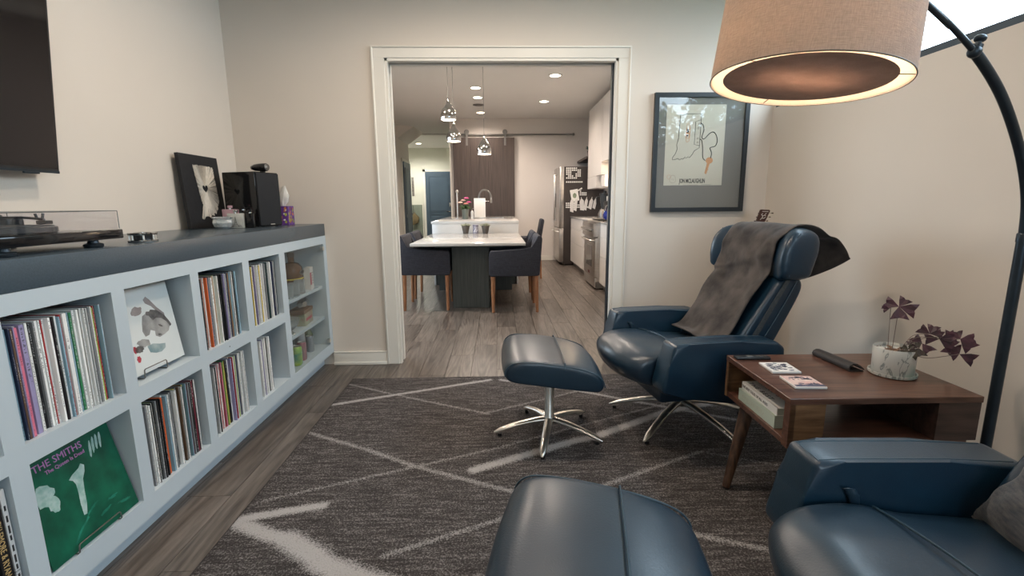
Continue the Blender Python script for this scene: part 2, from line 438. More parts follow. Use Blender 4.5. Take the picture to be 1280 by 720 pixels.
lp = bx('latch_plate', OX1-.0325, OX1-.030, D+.045, D+.075, 1.03, 1.16, M_grey, jb)
tag(lp, 'small grey metal latch plate')

# baseboards: tall flat board with a small shoe
def baseboard(name, x0, x1, y0, y1, ax):
    if ax == 'x':  # runs along x, faces -y
        o = S(bx(name, x0, x1, y1-.016, y1, 0, .10, M_trim, bev=.003)); bx('shoe', x0, x1, y1-.03, y1-.016, 0, .022, M_trim, o, bev=.003)
        bx('cap', x0, x1, y1-.019, y1, .092, .102, M_trim, o, bev=.002)
    elif ax == '-y':  # runs along y, faces -x (on the right wall)
        o = S(bx(name, x1-.016, x1, y0, y1, 0, .10, M_trim, bev=.003)); bx('shoe', x1-.03, x1-.016, y0, y1, 0, .022, M_trim, o, bev=.003)
    else:
        o = S(bx(name, x0, x0+.016, y0, y1, 0, .10, M_trim, bev=.003)); bx('shoe', x0+.016, x0+.03, y0, y1, 0, .022, M_trim, o, bev=.003)
    return o
baseboard('baseboard_front', -1.262, -.86, 0, D, 'x')
baseboard('baseboard_front', .9425, XR-.03, 0, D, 'x')
baseboard('baseboard_right', 0, XR, -2.2, D-.0, '-y')

# ---------------------------------------------------------------- kitchen shell
KL, KR, KY = -2.2, 2.05, 10.13
bm = bmesh.new()
box(bm, KL-.12, KL, D+.12, 4.3, 0, ZC); box(bm, KL-.12, KL, 6.3, 12.2, 0, ZC); box(bm, KL-.12, KL, 4.3, 6.3, 0, .9); box(bm, KL-.12, KL, 4.3, 6.3, 2.35, ZC)
S(fin('wall_kitchen_left', bm, M_kwall))
wf = S(bx('added_window_3', KL-.09, KL-.02, 4.3, 6.3, .9, .95, M_trim))  # unseen window, added to bring cool daylight into the kitchen
bx('frame_top', KL-.09, KL-.02, 4.3, 6.3, 2.3, 2.35, M_trim, wf)
for yy in (4.3, 5.27, 6.25): bx('frame_post', KL-.09, KL-.02, yy, yy+.05, .95, 2.3, M_trim, wf)
bx('pane', KL-.056, KL-.05, 4.35, 5.27, .95, 2.3, M_winglass, wf); bx('pane', KL-.056, KL-.05, 5.32, 6.25, .95, 2.3, M_winglass, wf)
S(bx('wall_kitchen_right', KR, KR+.12, D+.12, KY, 0, ZC, M_kwall))
S(bx('wall_kitchen_near', KL, XL, D, D+.12, 0, ZC, M_kwall))
S(bx('wall_kitchen_far', -.97, KR+.12, KY, KY+.12, 0, ZC, M_kwall))
S(bx('ceiling_kitchen', KL-.12, KR+.12, D+.12, 12.2, ZC, ZC+.1, M_ceil))
S(bx('ceiling_hall', -3.6, -.85, 12.2, 15.1, ZC-.04, ZC+.1, M_ceil))
S(bx('wall_hall_right', -.97, -.85, KY+.12, 15.0, 0, ZC, M_hallwall))
S(bx('wall_hall_far', -3.6, -.85, 14.9, 15.02, 0, ZC-.04, M_hallwall))
S(bx('wall_hall_left', -3.6, -3.5, 12.2, 14.9, 0, ZC-.04, M_hallwall))
S(bx('wall_hall_near', -3.6, KL-.12, 12.08, 12.2, 0, ZC, M_hallwall))
bm = bmesh.new()   # sloped underside of the stairs along the left wall
V = [bm.verts.new(p) for p in [(KL, 10.85, ZC), (-1.865, 11.1, ZC), (KL, 10.95, 2.655), (KL, 12.2, ZC), (-1.815, 12.2, ZC), (KL, 12.2, 2.65)]]
for f in [(0, 1, 2), (1, 4, 5, 2), (0, 2, 5, 3), (3, 5, 4), (0, 3, 4, 1)]: bm.faces.new([V[i] for i in f])
S(fin('trim_3', bm, M_kwall))
baseboard('baseboard_kitchen', .36, 1.16, 0, KY, 'x')
baseboard('baseboard_kitchen_left', KL, 0, D+.12, 11.12, 'y')
S(bx('trim_4', -.985, -.955, KY-.012, KY+.13, 0, ZC-.3, M_trim))

# blue panel doors in the hall
def panel_door(name, w_, h, parent_rot, loc):
    d = S(thing(name, None, None, loc, parent_rot))
    bx('door_leaf', 0, w_, -.02, .02, 0, h, M_bluedoor, d)
    for z0, z1 in ((.22, h*.40), (h*.46, h-.16)):
        bx('door_panel', .13, w_-.13, -.028, -.02, z0, z1, M_bluedoor, d, bev=.006, seg=1)
        for (a, b_, c, e) in ((.10, .115, z0-.03, z1+.03), (w_-.115, w_-.10, z0-.03, z1+.03)):
            bx('moulding', a, b_, -.032, -.02, c, e, M_bluedoor, d)
        bx('moulding', .10, w_-.10, -.032, -.02, z0-.03, z0-.015, M_bluedoor, d); bx('moulding', .10, w_-.10, -.032, -.02, z1+.015, z1+.03, M_bluedoor, d)
    return d
dd = panel_door('door_1', .82, 2.18, 0, (-2.21, 14.86, 0))
lt('deadbolt', [(0, -.02), (.035, -.02), (.035, 0), (.0, 0)], M_polish, dd, 12, rot=(PI/2, 0, 0), loc=(.75, -.035, 1.16))
bx('keypad', .715, .785, -.05, -.02, 1.12, 1.25, M_polish, dd, bev=.005)
tb('lever', [(.75, -.03, .98), (.75, -.07, .98), (.63, -.07, .98)], .012, M_polish, dd)
for a, b_, c, e in ((-2.28, -2.215, 0, 2.25), (-1.385, -1.32, 0, 2.25)): S(bx('trim_5', a, b_, 14.87, 14.9, c, e, M_trim))
S(bx('trim_5', -2.28, -1.32, 14.87, 14.9, 2.185, 2.25, M_trim))
dd = panel_door('door_2', .80, 2.18, PI/2, (KL+.03, 11.27, 0))
tb('lever', [(.72, -.03, .98), (.72, -.07, .98), (.62, -.07, .98)], .012, M_polish, dd)
for k in range(3): bx('hinge', -.01, .012, -.034, -.02, .3+k*.8, .4+k*.8, M_grey, dd)
for a, b_, e in ((11.19, 11.265, 2.25), (12.08, 12.15, 2.25)): S(bx('trim_6', KL, KL+.022, a, b_, 0, e, M_trim))
S(bx('trim_6', KL, KL+.022, 11.19, 12.15, 2.185, 2.25, M_trim))

# ---------------------------------------------------------------- built-in record cabinet
XF = -1.264; XK = -1.343; ZT = 1.068; ZU = .982
cols = [(-.0, .341), (.396, .744), (.799, 1.1474), (1.2017, 1.5508), (1.6049, 1.9507), (2.004, 2.3526), (2.4132, 2.7493), (2.8192, 3.4446)]
ZB, ZM2, ZM1, ZO = .1773, .5218, .5788, .9265
cab = thing('record_cabinet', 'long white built-in cabinet of cubbies, tinted with blue daylight, along the left wall', 'cabinet', (0, 0, 0))
bm = bmesh.new()
ys = [-.06]
for a, b_ in cols: ys += [a, b_]
ys.append(D-.002)
for i in range(0, len(ys), 2): box(bm, XF-.02, XF, ys[i], ys[i+1], .104, ZU)
for a, b_ in cols:
    box(bm, XF-.02, XF, a, b_, .104, ZB); box(bm, XF-.02, XF, a, b_, ZO, ZU)
    if b_-a < .5: box(bm, XF-.02, XF, a, b_, ZM2, ZM1)
fin('face_frame', bm, M_cab, cab)
for i in range(0, len(ys), 2):
    bx('divider', XF-.43, XF-.02, ys[i], ys[i+1], ZB-.02, ZU, M_cab, cab)
for a, b_ in cols:
    bx('cubby_floor', XF-.43, XF-.02, a, b_, ZB-.02, ZB, M_cab, cab)
    if b_-a < .5: bx('cubby_shelf', XF-.43, XF-.02, a, b_, ZM2, ZM1, M_cab, cab)
bx('top_board', XF-.43, XF-.02, -.06, D-.002, ZO, ZU, M_cab, cab)
bx('back_panel', XF-.45, XF-.43, -.06, D-.002, .12, ZU, M_cab, cab)
bx('toe_kick', XK-.02, XK, -.06, D-.002, 0, .104, M_cab, cab)
bx('toe_shelf', XK-.3, XF, -.06, D-.002, .1, .1045, M_cab, cab)
for z in (.392, .6215): bx('shelf', XF-.41, XF-.028, 2.8205, 3.4434, z-.020, z, M_cab, cab)
gd = bx('glass_door', XF-.006, XF, 2.8215, 3.442, ZB+.002, ZO-.002, M_glass, cab)
for z in (ZB+.02, ZO-.045):
    tag(bx('hinge_clip', XF-.012, XF+.006, 3.415, 3.441, z, z+.026, M_chrome, gd), 'nickel hinge clip')
tb('pin_hole', [(XF-.0005, 2.17, .552), (XF+.0006, 2.17, .552)], .003, M_black, cab)
ct = tag(bx('countertop', XL+.003, XF, -.06, D-.003, ZU+.0005, ZT, M_counter, bev=.0025, seg=2), 'thick dark grey countertop running over the record cabinet', 'countertop')

# ---------------------------------------------------------------- vinyl records
PAL = {
 'white': (.80, .81, .80), 'pale grey': (.55, .57, .58), 'grey': (.20, .21, .22), 'black': (.014, .015, .017), 'dark teal': (.02, .055, .06),
 'navy': (.02, .03, .075), 'lavender': (.30, .27, .45), 'pink': (.62, .16, .24), 'red': (.42, .03, .03), 'maroon': (.14, .02, .035),
 'orange': (.72, .14, .03), 'yellow': (.68, .52, .10), 'lime': (.38, .50, .12), 'green': (.03, .22, .09), 'light blue': (.26, .42, .52),
 'tan': (.36, .23, .13), 'salmon': (.60, .28, .20), 'magenta': (.38, .03, .22), 'brown': (.12, .07, .045), 'purple': (.14, .07, .22)}


def sleeve_mat(n, c):
    m = mat('sleeve_'+n.replace(' ', '_'), c, .45); N = m.node_tree.nodes; L = m.node_tree.links; b = N['Principled BSDF']
    tc = N.new('ShaderNodeTexCoord'); oi = N.new('ShaderNodeObjectInfo'); sc = N.new('ShaderNodeVectorMath'); sc.operation = 'SCALE'; sc.inputs[0].default_value = (0, 3, 9.7)
    L.new(oi.outputs['Random'], sc.inputs['Scale']); ad = N.new('ShaderNodeVectorMath'); L.new(tc.outputs['Object'], ad.inputs[0]); L.new(sc.outputs[0], ad.inputs[1])
    mp = N.new('ShaderNodeMapping'); mp.inputs['Scale'].default_value = (1, .9, 330); L.new(ad.outputs[0], mp.inputs['Vector'])
    n1 = N.new('ShaderNodeTexNoise'); n1.inputs['Scale'].default_value = 1; n1.inputs['Detail'].default_value = 2; L.new(mp.outputs[0], n1.inputs['Vector'])
    mp2 = N.new('ShaderNodeMapping'); mp2.inputs['Scale'].default_value = (1, .3, 7); L.new(ad.outputs[0], mp2.inputs['Vector'])
    n2 = N.new('ShaderNodeTexNoise'); n2.inputs['Scale'].default_value = 1; n2.inputs['Detail'].default_value = 0; L.new(mp2.outputs[0], n2.inputs['Vector'])
    g1 = N.new('ShaderNodeMath'); g1.operation = 'GREATER_THAN'; g1.inputs[1].default_value = .53; L.new(n1.outputs['Fac'], g1.inputs[0])
    g2 = N.new('ShaderNodeMath'); g2.operation = 'GREATER_THAN'; g2.inputs[1].default_value = .50; L.new(n2.outputs['Fac'], g2.inputs[0])
    sx = N.new('ShaderNodeSeparateXYZ'); L.new(tc.outputs['Object'], sx.inputs[0]); ay = N.new('ShaderNodeMath'); ay.operation = 'ABSOLUTE'; L.new(sx.outputs['Y'], ay.inputs[0]); ly = N.new('ShaderNodeMath'); ly.operation = 'LESS_THAN'; ly.inputs[1].default_value = .27; L.new(ay.outputs[0], ly.inputs[0]); my = N.new('ShaderNodeMath'); my.operation = 'MULTIPLY'; L.new(g2.outputs[0], my.inputs[0]); L.new(ly.outputs[0], my.inputs[1]); g2 = my
    mu = N.new('ShaderNodeMath'); mu.operation = 'MULTIPLY'; L.new(g1.outputs[0], mu.inputs[0]); L.new(g2.outputs[0], mu.inputs[1])
    m2 = N.new('ShaderNodeMath'); m2.operation = 'MULTIPLY'; m2.inputs[1].default_value = .75; L.new(mu.outputs[0], m2.inputs[0])
    lum = sum(c)/3
    mx = N.new('ShaderNodeMix'); mx.data_type = 'RGBA'; mx.inputs[6].default_value = (*c, 1)
    mx.inputs[7].default_value = (.05, .05, .06, 1) if lum > .25 else (.5, .5, .5, 1)
    L.new(m2.outputs[0], mx.inputs[0])
    hs = N.new('ShaderNodeHueSaturation'); mr = N.new('ShaderNodeMapRange'); mr.inputs['To Min'].default_value = .80; mr.inputs['To Max'].default_value = 1.10
    L.new(oi.outputs['Random'], mr.inputs['Value']); L.new(mr.outputs[0], hs.inputs['Value']); L.new(mx.outputs[2], hs.inputs['Color']); L.new(hs.outputs[0], b.inputs['Base Color'])
    return m


SM = {k: sleeve_mat(k, c) for k, c in PAL.items()}
smesh = {}
for k in PAL:
    bm = bmesh.new()
    box(bm, -.315, 0, -.5, .5, 0, .315)
    me = bpy.data.meshes.new('record'); bm.to_mesh(me); bm.free(); me.materials.append(SM[k]); smesh[k] = me
ONES = ['', 'first', 'second', 'third', 'fourth', 'fifth', 'sixth', 'seventh', 'eighth', 'ninth', 'tenth', 'eleventh', 'twelfth', 'thirteenth', 'fourteenth', 'fifteenth', 'sixteenth', 'seventeenth', 'eighteenth', 'nineteenth', 'twentieth']
TENS = {20: 'twenty', 30: 'thirty', 40: 'forty'}


def ordn(n):
    if n <= 20: return ONES[n]
    t = n//10*10
    return {30: 'thirtieth', 40: 'fortieth'}[t] if n % 10 == 0 else TENS[t]+'-'+ONES[n % 10]


def fill(y0, y1, z, seq, where, grp, lean=0.0, scale=.0072, xoff=0, start=1):
    r = random.Random(where); y = y0+.003; i = 0
    pool = ['white']*9+['pale grey']*4+['black']*6+['grey']*3+['light blue']*3+['navy', 'maroon', 'dark teal', 'lavender', 'brown', 'red', 'lime', 'tan']
    while True:
        c = seq[i] if i < len(seq) else r.choice(pool)
        thick = False
        if c.endswith('*'): c = c[:-1]; thick = True
        t = (scale*1.9 if thick else r.uniform(.6, 1.35)*scale)
        if y+t > y1: break
        o = bpy.data.objects.new('vinyl_record', smesh[c]); COL.objects.link(o)
        o.location = (XF-.012-xoff-r.random()*.017, y+t/2, z+.0005); o.scale = (1, t-.0013, 1-r.random()*.022)
        if lean: o.rotation_euler = (lean, 0, 0)
        tag(o, '%s%s record spine, %s from left, %s' % ('thick ' if thick else '', c, ordn(i+start), where), 'record', grp)
        y += t+r.random()*.0006; i += 1
    return y


fill(1.203, 1.535, ZM1, 'black,dark teal,light blue,navy,brown,lavender,pink,white,lavender*,white,black,black,grey,white,white,red,white,white,magenta,black,white,white,light blue,red,white*,white,light blue,black,green,white,white,black,white,white,pale grey,black'.split(','),
     'upper cubby above the green cover', 'records in the upper cubby above the green cover')
fill(1.606, 1.925, ZB, 'black,white*,lavender,white,grey,white,white,black,white,lime,black,grey,black,black,black,orange*,white,light blue,white,black,grey,white,black,white,pale grey,yellow,grey,brown,black'.split(','),
     'cubby below the white cover', 'records in the lower cubby below the white cover')
fill(2.006, 2.315, ZM1, 'red,white,magenta,black,black,grey,salmon*,white,orange,light blue,navy,purple,grey,white,tan*,white,lime,white,black,grey,black,white,black'.split(','),
     'upper cubby right of the white cover', 'records in the upper cubby right of the white cover')
fill(2.006, 2.31, ZB, 'grey,white,brown,black,black,pale grey,dark teal,black,white,grey,red*,white,red,black,pink,pale grey,lime,green,yellow,black,black,white'.split(','),
     'lower cubby left of the leaning group', 'records in the full lower cubby left of the leaning group')
fill(2.415, 2.722, ZM1, 'purple,white,grey,maroon,black,yellow,white,black,lavender,white,grey,black,white,pale grey,navy,white,yellow,white,orange,black,white'.split(','),
     'upper cubby beside the glass door', 'records in the upper cubby beside the glass door')
fill(2.417, 2.578, ZB, 'white,black,grey,white,black,white,pale grey,white,lavender,white,black,white,grey,white,white,black,white,white,white,white,white'.split(','),
     'half-empty cubby beside the glass door', 'leaning records in the half-empty cubby', lean=.008)
fill(.803, 1.085, ZB, 'black,navy,grey,black,white'.split(','), 'bottom left corner cubby', 'records in the bottom left corner cubby')
o = bx('vinyl_record', -.30, 0, -.003, .003, 0, .28, SM['navy']); o.location = (XF-.03, 2.602, ZB+.001); o.rotation_euler = (0, 0, -.38)
tag(o, 'dark record sleeve tipping right beside the leaning group of records', 'record')
# two nearest spines in the bottom left corner


def text(name, s, size, mat_, parent, M, ext=.0006, align='LEFT', sx=1.0, sp=1.0, bold=0):
    cu = bpy.data.curves.new(name, 'FONT'); cu.body = s; cu.offset = bold; cu.size = size; cu.extrude = ext; cu.align_x = align; cu.resolution_u = 2; cu.space_character = sp
    t = bpy.data.objects.new(name, cu); COL.objects.link(t)
    dg = bpy.context.evaluated_depsgraph_get(); me = bpy.data.meshes.new_from_object(t.evaluated_get(dg)); bpy.data.objects.remove(t)
    me.transform(M @ Matrix.Diagonal((sx, 1, 1, 1)))
    return link(name, me, mat_, parent)


def basis(xa, ya, loc):
    xa = Vector(xa).normalized(); ya = Vector(ya).normalized(); za = xa.cross(ya)
    return Matrix(((xa.x, ya.x, za.x, loc[0]), (xa.y, ya.y, za.y, loc[1]), (xa.z, ya.z, za.z, loc[2]), (0, 0, 0, 1)))


M_gold = mat('gold_print', (.50, .36, .16), .4, var=.1, vscale=20)
M_ink = mat('black_ink', (.02, .02, .022), .6, var=.1, vscale=20)
M_lilac = mat('lilac_print', (.55, .22, .52), .5, var=.05, vscale=20)
M_inkw = mat('white_print', (.7, .7, .7), .5, var=.05, vscale=20)
o = bx('boxed_record_set', -.32, 0, -.0135, .0135, 0, .325, SM['black'], bev=.001, seg=1); o.location = (XF-.008, 1.108, ZB+.0005)
o.data.materials[0] = M_black
tag(o, 'thick black boxed record set with gold lettering in the bottom left corner cubby', 'record box')
text('spine_lettering', 'MACKLEMORE & RYAN LEWIS', .021, M_gold, o, basis((0, 0, -1), (0, 1, 0), (.0003, -.008, .27)), sp=1.0, sx=.85)
o = bx('vinyl_record', -.315, 0, -.006, .006, 0, .315, SM['pale grey']); o.location = (XF-.010, 1.132, ZB+.0005)
tag(o, 'pale grey record spine right of the thick black boxed set', 'record')
for k in range(9):
    a = .27-k*.028
    bx('spine_print', 0, .0004, -.0022, .0022, a-.014-(k % 3)*.004, a, M_ink, o)

# ---- album covers on wire stands


def album(name, label, m, loc, lean, w_=.314):
    a = thing(name, label, 'album cover', loc, 0, rot=(0, -lean, 0))
    bx('sleeve', -.006, 0, 0, w_, 0, .314, m, a, bev=.0012, seg=1)
    return a


def flat(parent, name, pts, m, x=.0005, d=.0006, axis='x'):
    """thin printed shape on a cover, pts in (y, z)"""
    return pr(name, pts, x-d, x, m, parent, axis='x')


def blob(cy, cz, ry, rz, n=18, seed=0, rough=.18, rot=0):
    r = random.Random(seed); P = []
    for k in range(n):
        a = 2*PI*k/n; f = 1+r.uniform(-rough, rough); y, z = ry*f*math.cos(a), rz*f*math.sin(a)
        P.append((cy+y*math.cos(rot)-z*math.sin(rot), cz+y*math.sin(rot)+z*math.cos(rot)))
    return P


M_greencover = mat('green_cover_print', (.006, .125, .070), .35, col2=(.003, .060, .035), vscale=14, det=8)
M_pale = mat('pale_cover_print', (.50, .62, .60), .4, col2=(.20, .38, .34), vscale=34, det=6)
M_teal = mat('teal_cover_print', (.02, .22, .15), .4, col2=(.006, .11, .07), vscale=30, det=6)
al = album('album_cover', 'green album cover with lilac lettering standing in the lower left cubby', M_greencover, (-1.272, 1.218, ZB+.004), .22, .322)
text('title_lettering', 'THE SMITHS', .030, M_lilac, al, basis((0, 1, 0), (0, 0, 1), (.0006, .052, .276)), sx=1.0, sp=1.0)
text('subtitle_lettering', 'The Queen Is Dead', .0165, M_lilac, al, basis((0, 1, 0), (0, 0, 1), (.0006, .082, .256)), sx=1.0)
# generic pale shapes in place of the cover photograph
flat(al, 'pale_shape', blob(.055, .205, .030, .032, seed=3, rot=.5), M_pale); flat(al, 'pale_shape', blob(.072, .165, .016, .024, seed=5), M_pale, .0007)
flat(al, 'pale_shape', [(.135, .205), (.150, .214), (.176, .222), (.186, .232), (.196, .222), (.190, .204), (.176, .185), (.166, .150), (.158, .112), (.146, .082), (.136, .084), (.139, .118), (.146, .152), (.150, .182), (.146, .196)], M_pale)
for k in range(4): flat(al, 'pale_shape', blob(.234+k*.014, .262-abs(k-1.5)*.004+k*.004, .0045, .026, seed=10+k, rough=.1, rot=-.25), M_pale)
for k in range(6): flat(al, 'teal_streak', blob(.10+.035*k, .04+.012*(k*7 % 5), .022, .004, seed=30+k, rough=.4, rot=.8-.2*k), M_teal)
M_whitecover = mat('white_cover_print', (.66, .70, .70), .35, var=.02, vscale=8)
M_taupe = mat('taupe_print', (.26, .23, .23), .5, var=.15, vscale=30)
M_skin = mat('grey_portrait_print', (.40, .40, .39), .5, col2=(.20, .20, .20), vscale=18, det=4)
M_hairp = mat('dark_hair_print', (.05, .05, .05), .5, col2=(.15, .14, .14), vscale=40)
M_redp = mat('red_print', (.38, .04, .06), .5, var=.2, vscale=30)
M_aqua = mat('aqua_print', (.18, .28, .30), .5, col2=(.42, .48, .48), vscale=22)
aw = album('album_cover', 'white album cover with a grey painted face in the upper cubby', M_whitecover, (-1.305, 1.606, ZM1+.016), .13, .314)
flat(aw, 'brush_mark', [(.175, .262), (.190, .272), (.205, .258), (.232, .222), (.262, .192), (.262, .178), (.238, .196), (.205, .232), (.180, .248)], M_taupe)
flat(aw, 'brush_mark', blob(.128, .228, .026, .016, seed=2, rot=.2), M_taupe)
flat(aw, 'face_print', [(.150, .205), (.185, .215), (.225, .200), (.262, .170), (.276, .140), (.262, .120), (.236, .112), (.208, .108), (.190, .118), (.192, .136), (.172, .146), (.160, .130), (.140, .128), (.132, .150), (.140, .180)], M_skin)
flat(aw, 'hair_print', [(.178, .204), (.196, .220), (.226, .212), (.258, .186), (.276, .158), (.284, .140), (.276, .134), (.262, .158), (.240, .176), (.214, .184), (.196, .178), (.186, .192)], M_hairp, .0009)
flat(aw, 'hair_print', blob(.180, .208, .011, .009, seed=4), M_hairp, .0010)
flat(aw, 'brow_print', blob(.226, .150, .011, .0035, seed=6, rot=-.6), M_hairp, .0011); flat(aw, 'mouth_print', blob(.210, .118, .009, .004, seed=7, rot=-.3), M_hairp, .0011)
flat(aw, 'red_mark', [(.028, .205), (.040, .200), (.062, .165), (.066, .145), (.050, .148), (.036, .170)], M_redp); flat(aw, 'red_mark', blob(.076, .095, .008, .014, seed=8), M_redp); flat(aw, 'red_mark', blob(.082, .058, .010, .012, seed=9), M_redp)
flat(aw, 'hand_print', blob(.122, .108, .030, .015, seed=11, rot=-.2), M_skin); flat(aw, 'hand_print', blob(.096, .092, .020, .014, seed=12), M_hairp)
flat(aw, 'aqua_mark', [(.135, .092), (.165, .094), (.196, .084), (.226, .078), (.222, .062), (.196, .052), (.168, .056), (.142, .066)], M_aqua)


def wire_stand(name, label, y0, y1, z, x, dip=.028):
    st = thing(name, label, 'stand', (0, 0, 0))
    tb('wire_loop', [(x-.10, y0, z), (x+.010, y0, z), (x+.014, y0, z+.004), (x+.014, y0+.002, z+dip-.004), (x+.014, y0+.006, z+dip), (x+.014, y1-.006, z+dip), (x+.014, y1-.002, z+dip-.004), (x+.014, y1, z+.004), (x+.010, y1, z), (x-.10, y1, z)], .0022, M_grey, st, 6)
    tb('back_prop', [(x-.10, y0, z), (x-.115, y0+.01, z+.03), (x-.13, (y0+y1)/2, z+.12), (x-.115, y1-.01, z+.03), (x-.10, y1, z)], .0022, M_grey, st, 6)
    return st
wire_stand('wire_stand', 'thin grey wire stand holding the green album cover', 1.29, 1.45, ZB+.003, -1.276)
wire_stand('wire_stand', 'thin grey wire stand holding the white album cover', 1.68, 1.80, ZM1+.003, -1.309, .034)
# ---------------------------------------------------------------- drinks cabinet contents (behind the glass door)
GX = 'glasses on the upper glass cabinet shelf'
def tumbler(x, y, z, r=.036, h=.085, label='', m=None, grp=None):
    t = lt('tumbler', [(0, 0), (r*.86, 0), (r*.9, .004), (r, h), (r-.003, h), (r*.82, .012), (0, .012)], m or M_crystal, None, 16, ang=25)
    t.location = (x, y, z+.0008); return tag(t, label, 'glass', grp)
tumbler(-1.325, 2.875, .6215, label='cut crystal tumbler at the left end of the upper cabinet shelf', grp=GX, h=.095)
tumbler(-1.33, 2.965, .6215, label='second cut crystal tumbler from the left on the upper shelf', grp=GX)
tumbler(-1.33, 3.06, .6215, label='third cut crystal tumbler from the left on the upper shelf', grp=GX)
tumbler(-1.33, 3.15, .6215, label='right-hand cut crystal tumbler before the amber bottle', grp=GX, h=.09)
tumbler(-1.42, 2.93, .6215, .030, .19, 'tall plain glass behind the crystal tumblers', M_glass, GX)
tumbler(-1.42, 3.02, .6215, .030, .17, 'tall plain glass beside the amber bottle', M_glass, GX)
M_amber = mat('amber_liquor', (.10, .040, .015), .08, var=.1, vscale=6, spec=.7)
M_label = mat('cream_label', (.66, .63, .60), .6, var=.05, vscale=20)
M_yel = mat('yellow_band', (.65, .48, .04), .5, var=.05, vscale=20)
M_redl = mat('red_label', (.45, .06, .10), .5, var=.2, vscale=40)
b = thing('liquor_bottle', 'wide amber liquor bottle with oval emblem and yellow band on upper shelf', 'bottle', (-1.410, 3.235, .6223))
bm = bmesh.new(); lathe(bm, [(0, 0), (.085, 0), (.092, .01), (.092, .13), (.086, .165), (.06, .19), (.028, .20), (.026, .235), (0, .235)], 20, sx=.72); autosmooth(fin('glass_body', bm, M_amber, b))
lt('cap', [(0, .234), (.028, .234), (.028, .262), (0, .262)], M_black, b, 14, sx=.8)
bm = bmesh.new(); lathe(bm, [(.0925, .085), (.0932, .086), (.0932, .093), (.0925, .094)], 20, sx=.725); fin('band', bm, M_yel, b)
bm = bmesh.new(); lathe(bm, [(.0924, .015), (.0934, .016), (.0934, .082), (.0924, .083)], 20, sx=.73); fin('label', bm, M_amber, b)
pr('emblem', blob(0.0, .130, .036, .016, 16, 1, 0), .0655, .068, M_grey, b, axis='x')
pr('emblem_centre', blob(0.0, .130, .030, .011, 16, 1, 0), .0675, .0695, M_ink, b, axis='x')
b = thing('carton', 'small cream and red carton beside the amber bottle', 'box', (-1.325, 3.30, .6223), .1)
bx('carton_body', -.02, .02, -.04, .035, 0, .155, M_label, b); bx('red_panel', .0195, .0208, -.040, -.010, .035, .12, M_redl, b)
for k in range(5): bx('printed_line', .0199, .0206, 0, .03, .04+k*.018, .046+k*.018, M_grey, b)
b = tag(lt('metal_shaker', [(0, 0), (.028, 0), (.032, .01), (.032, .10), (.024, .125), (.018, .14), (0, .142)], M_polish, None, 18, rot=(PI/2, 0, .2)), 'shiny silver shaker lying on the carton on middle shelf', 'shaker')
b.location = (-1.37, 3.30, .392+.108+.034)
b = thing('bottle_carrier', 'pale green and brown cardboard bottle carrier on the middle cabinet shelf', 'box', (-1.37, 3.22, .393), .08)
M_card = mat('brown_card', (.16, .085, .05), .7, var=.1, vscale=20); M_greencard = mat('pale_green_card', (.40, .44, .30), .6, col2=(.34, .25, .20), vscale=30)
bx('carton_side', -.05, .05, -.075, .095, 0, .085, M_greencard, b); bx('carton_rim', -.053, .053, -.09, .10, .085, .108, M_card, b); bx('red_stripe', .0495, .051, -.05, .07, .03, .048, M_redl, b)
b = tag(lt('glass_bowl', [(0, .004), (.03, .004), (.032, 0), (.02, .012), (.012, .022), (.03, .035), (.052, .06), (.062, .10), (.060, .10), (.050, .062), (.028, .040), (0, .034)], M_crystal, None, 24), 'stemmed clear glass bowl at the left of the middle cabinet shelf', 'bowl')
b.location = (-1.335, 2.96, .3925)
for k, (x, y, h, c) in enumerate([(-1.46, 2.95, .16, (.10, .06, .04)), (-1.47, 3.06, .17, (.05, .10, .05))]):
    t = thing('spirit_bottle', ['brown bottle behind the glass bowl', 'dark green bottle behind the glass bowl and carrier'][k], 'bottle', (x, y, .3925))
    lt('glass_body', [(0, 0), (.034, 0), (.036, .01), (.036, h*.6), (.014, h*.8), (.013, h), (0, h)], mat('bottle_glass', c, .1, var=.1), t, 16); lt('cap', [(0, h), (.015, h), (.015, h+.012), (0, h+.012)], M_black, t, 12)


def can(x, y, r, h, cb, ct_, label):
    t = thing('drink_can', label, 'can', (x, y, ZB+.001), 0, 'cans in the bottom of the glass cabinet')
    m = mat('can_print', cb, .3, metal=.35, col2=ct_, vscale=14, stretch=(1, 1, 1.4))
    lt('can_body', [(0, 0), (r*.8, 0), (r, .008), (r, h-.01), (r*.84, h-.001)], m, t, 18); lt('can_lid', [(r*.84, h-.001), (r*.86, h), (r*.8, h), (r*.78, h-.003), (0, h-.003)], M_chrome, t, 18)
can(-1.318, 2.985, .033, .125, (.46, .60, .04), (.03, .30, .22), 'lime and teal drink can at the front of the cabinet floor')
can(-1.325, 3.085, .029, .125, (.40, .08, .12), (.30, .26, .28), 'red and silver can right of the lime one')
can(-1.40, 3.05, .033, .120, (.30, .10, .12), (.42, .42, .44), 'pinkish grey can behind the lime one')
can(-1.37, 3.175, .033, .165, (.42, .44, .46), (.32, .34, .36), 'tall plain silver can, tallest on the cabinet floor')
can(-1.345, 3.27, .027, .115, (.30, .34, .38), (.24, .28, .32), 'slim blue-grey can just left of the green bottle')
can(-1.325, 2.885, .028, .115, (.45, .05, .12), (.35, .05, .08), 'dark red can at the left edge of the cabinet floor')
can(-1.42, 2.93, .033, .125, (.30, .33, .34), (.12, .14, .15), 'grey can behind the dark red one')
t = thing('wine_bottle', 'green and yellow bottle standing right on the cabinet floor', 'bottle', (-1.40, 3.37, ZB+.001))
lt('glass_body', [(0, 0), (.036, 0), (.038, .01), (.038, .10), (.030, .12), (.014, .145), (.013, .172), (0, .172)], mat('olive_glass', (.16, .20, .06), .1, col2=(.07, .11, .05), vscale=12), t, 16)
lt('cap', [(0, .171), (.016, .171), (.016, .186), (0, .186)], M_grey, t, 12)

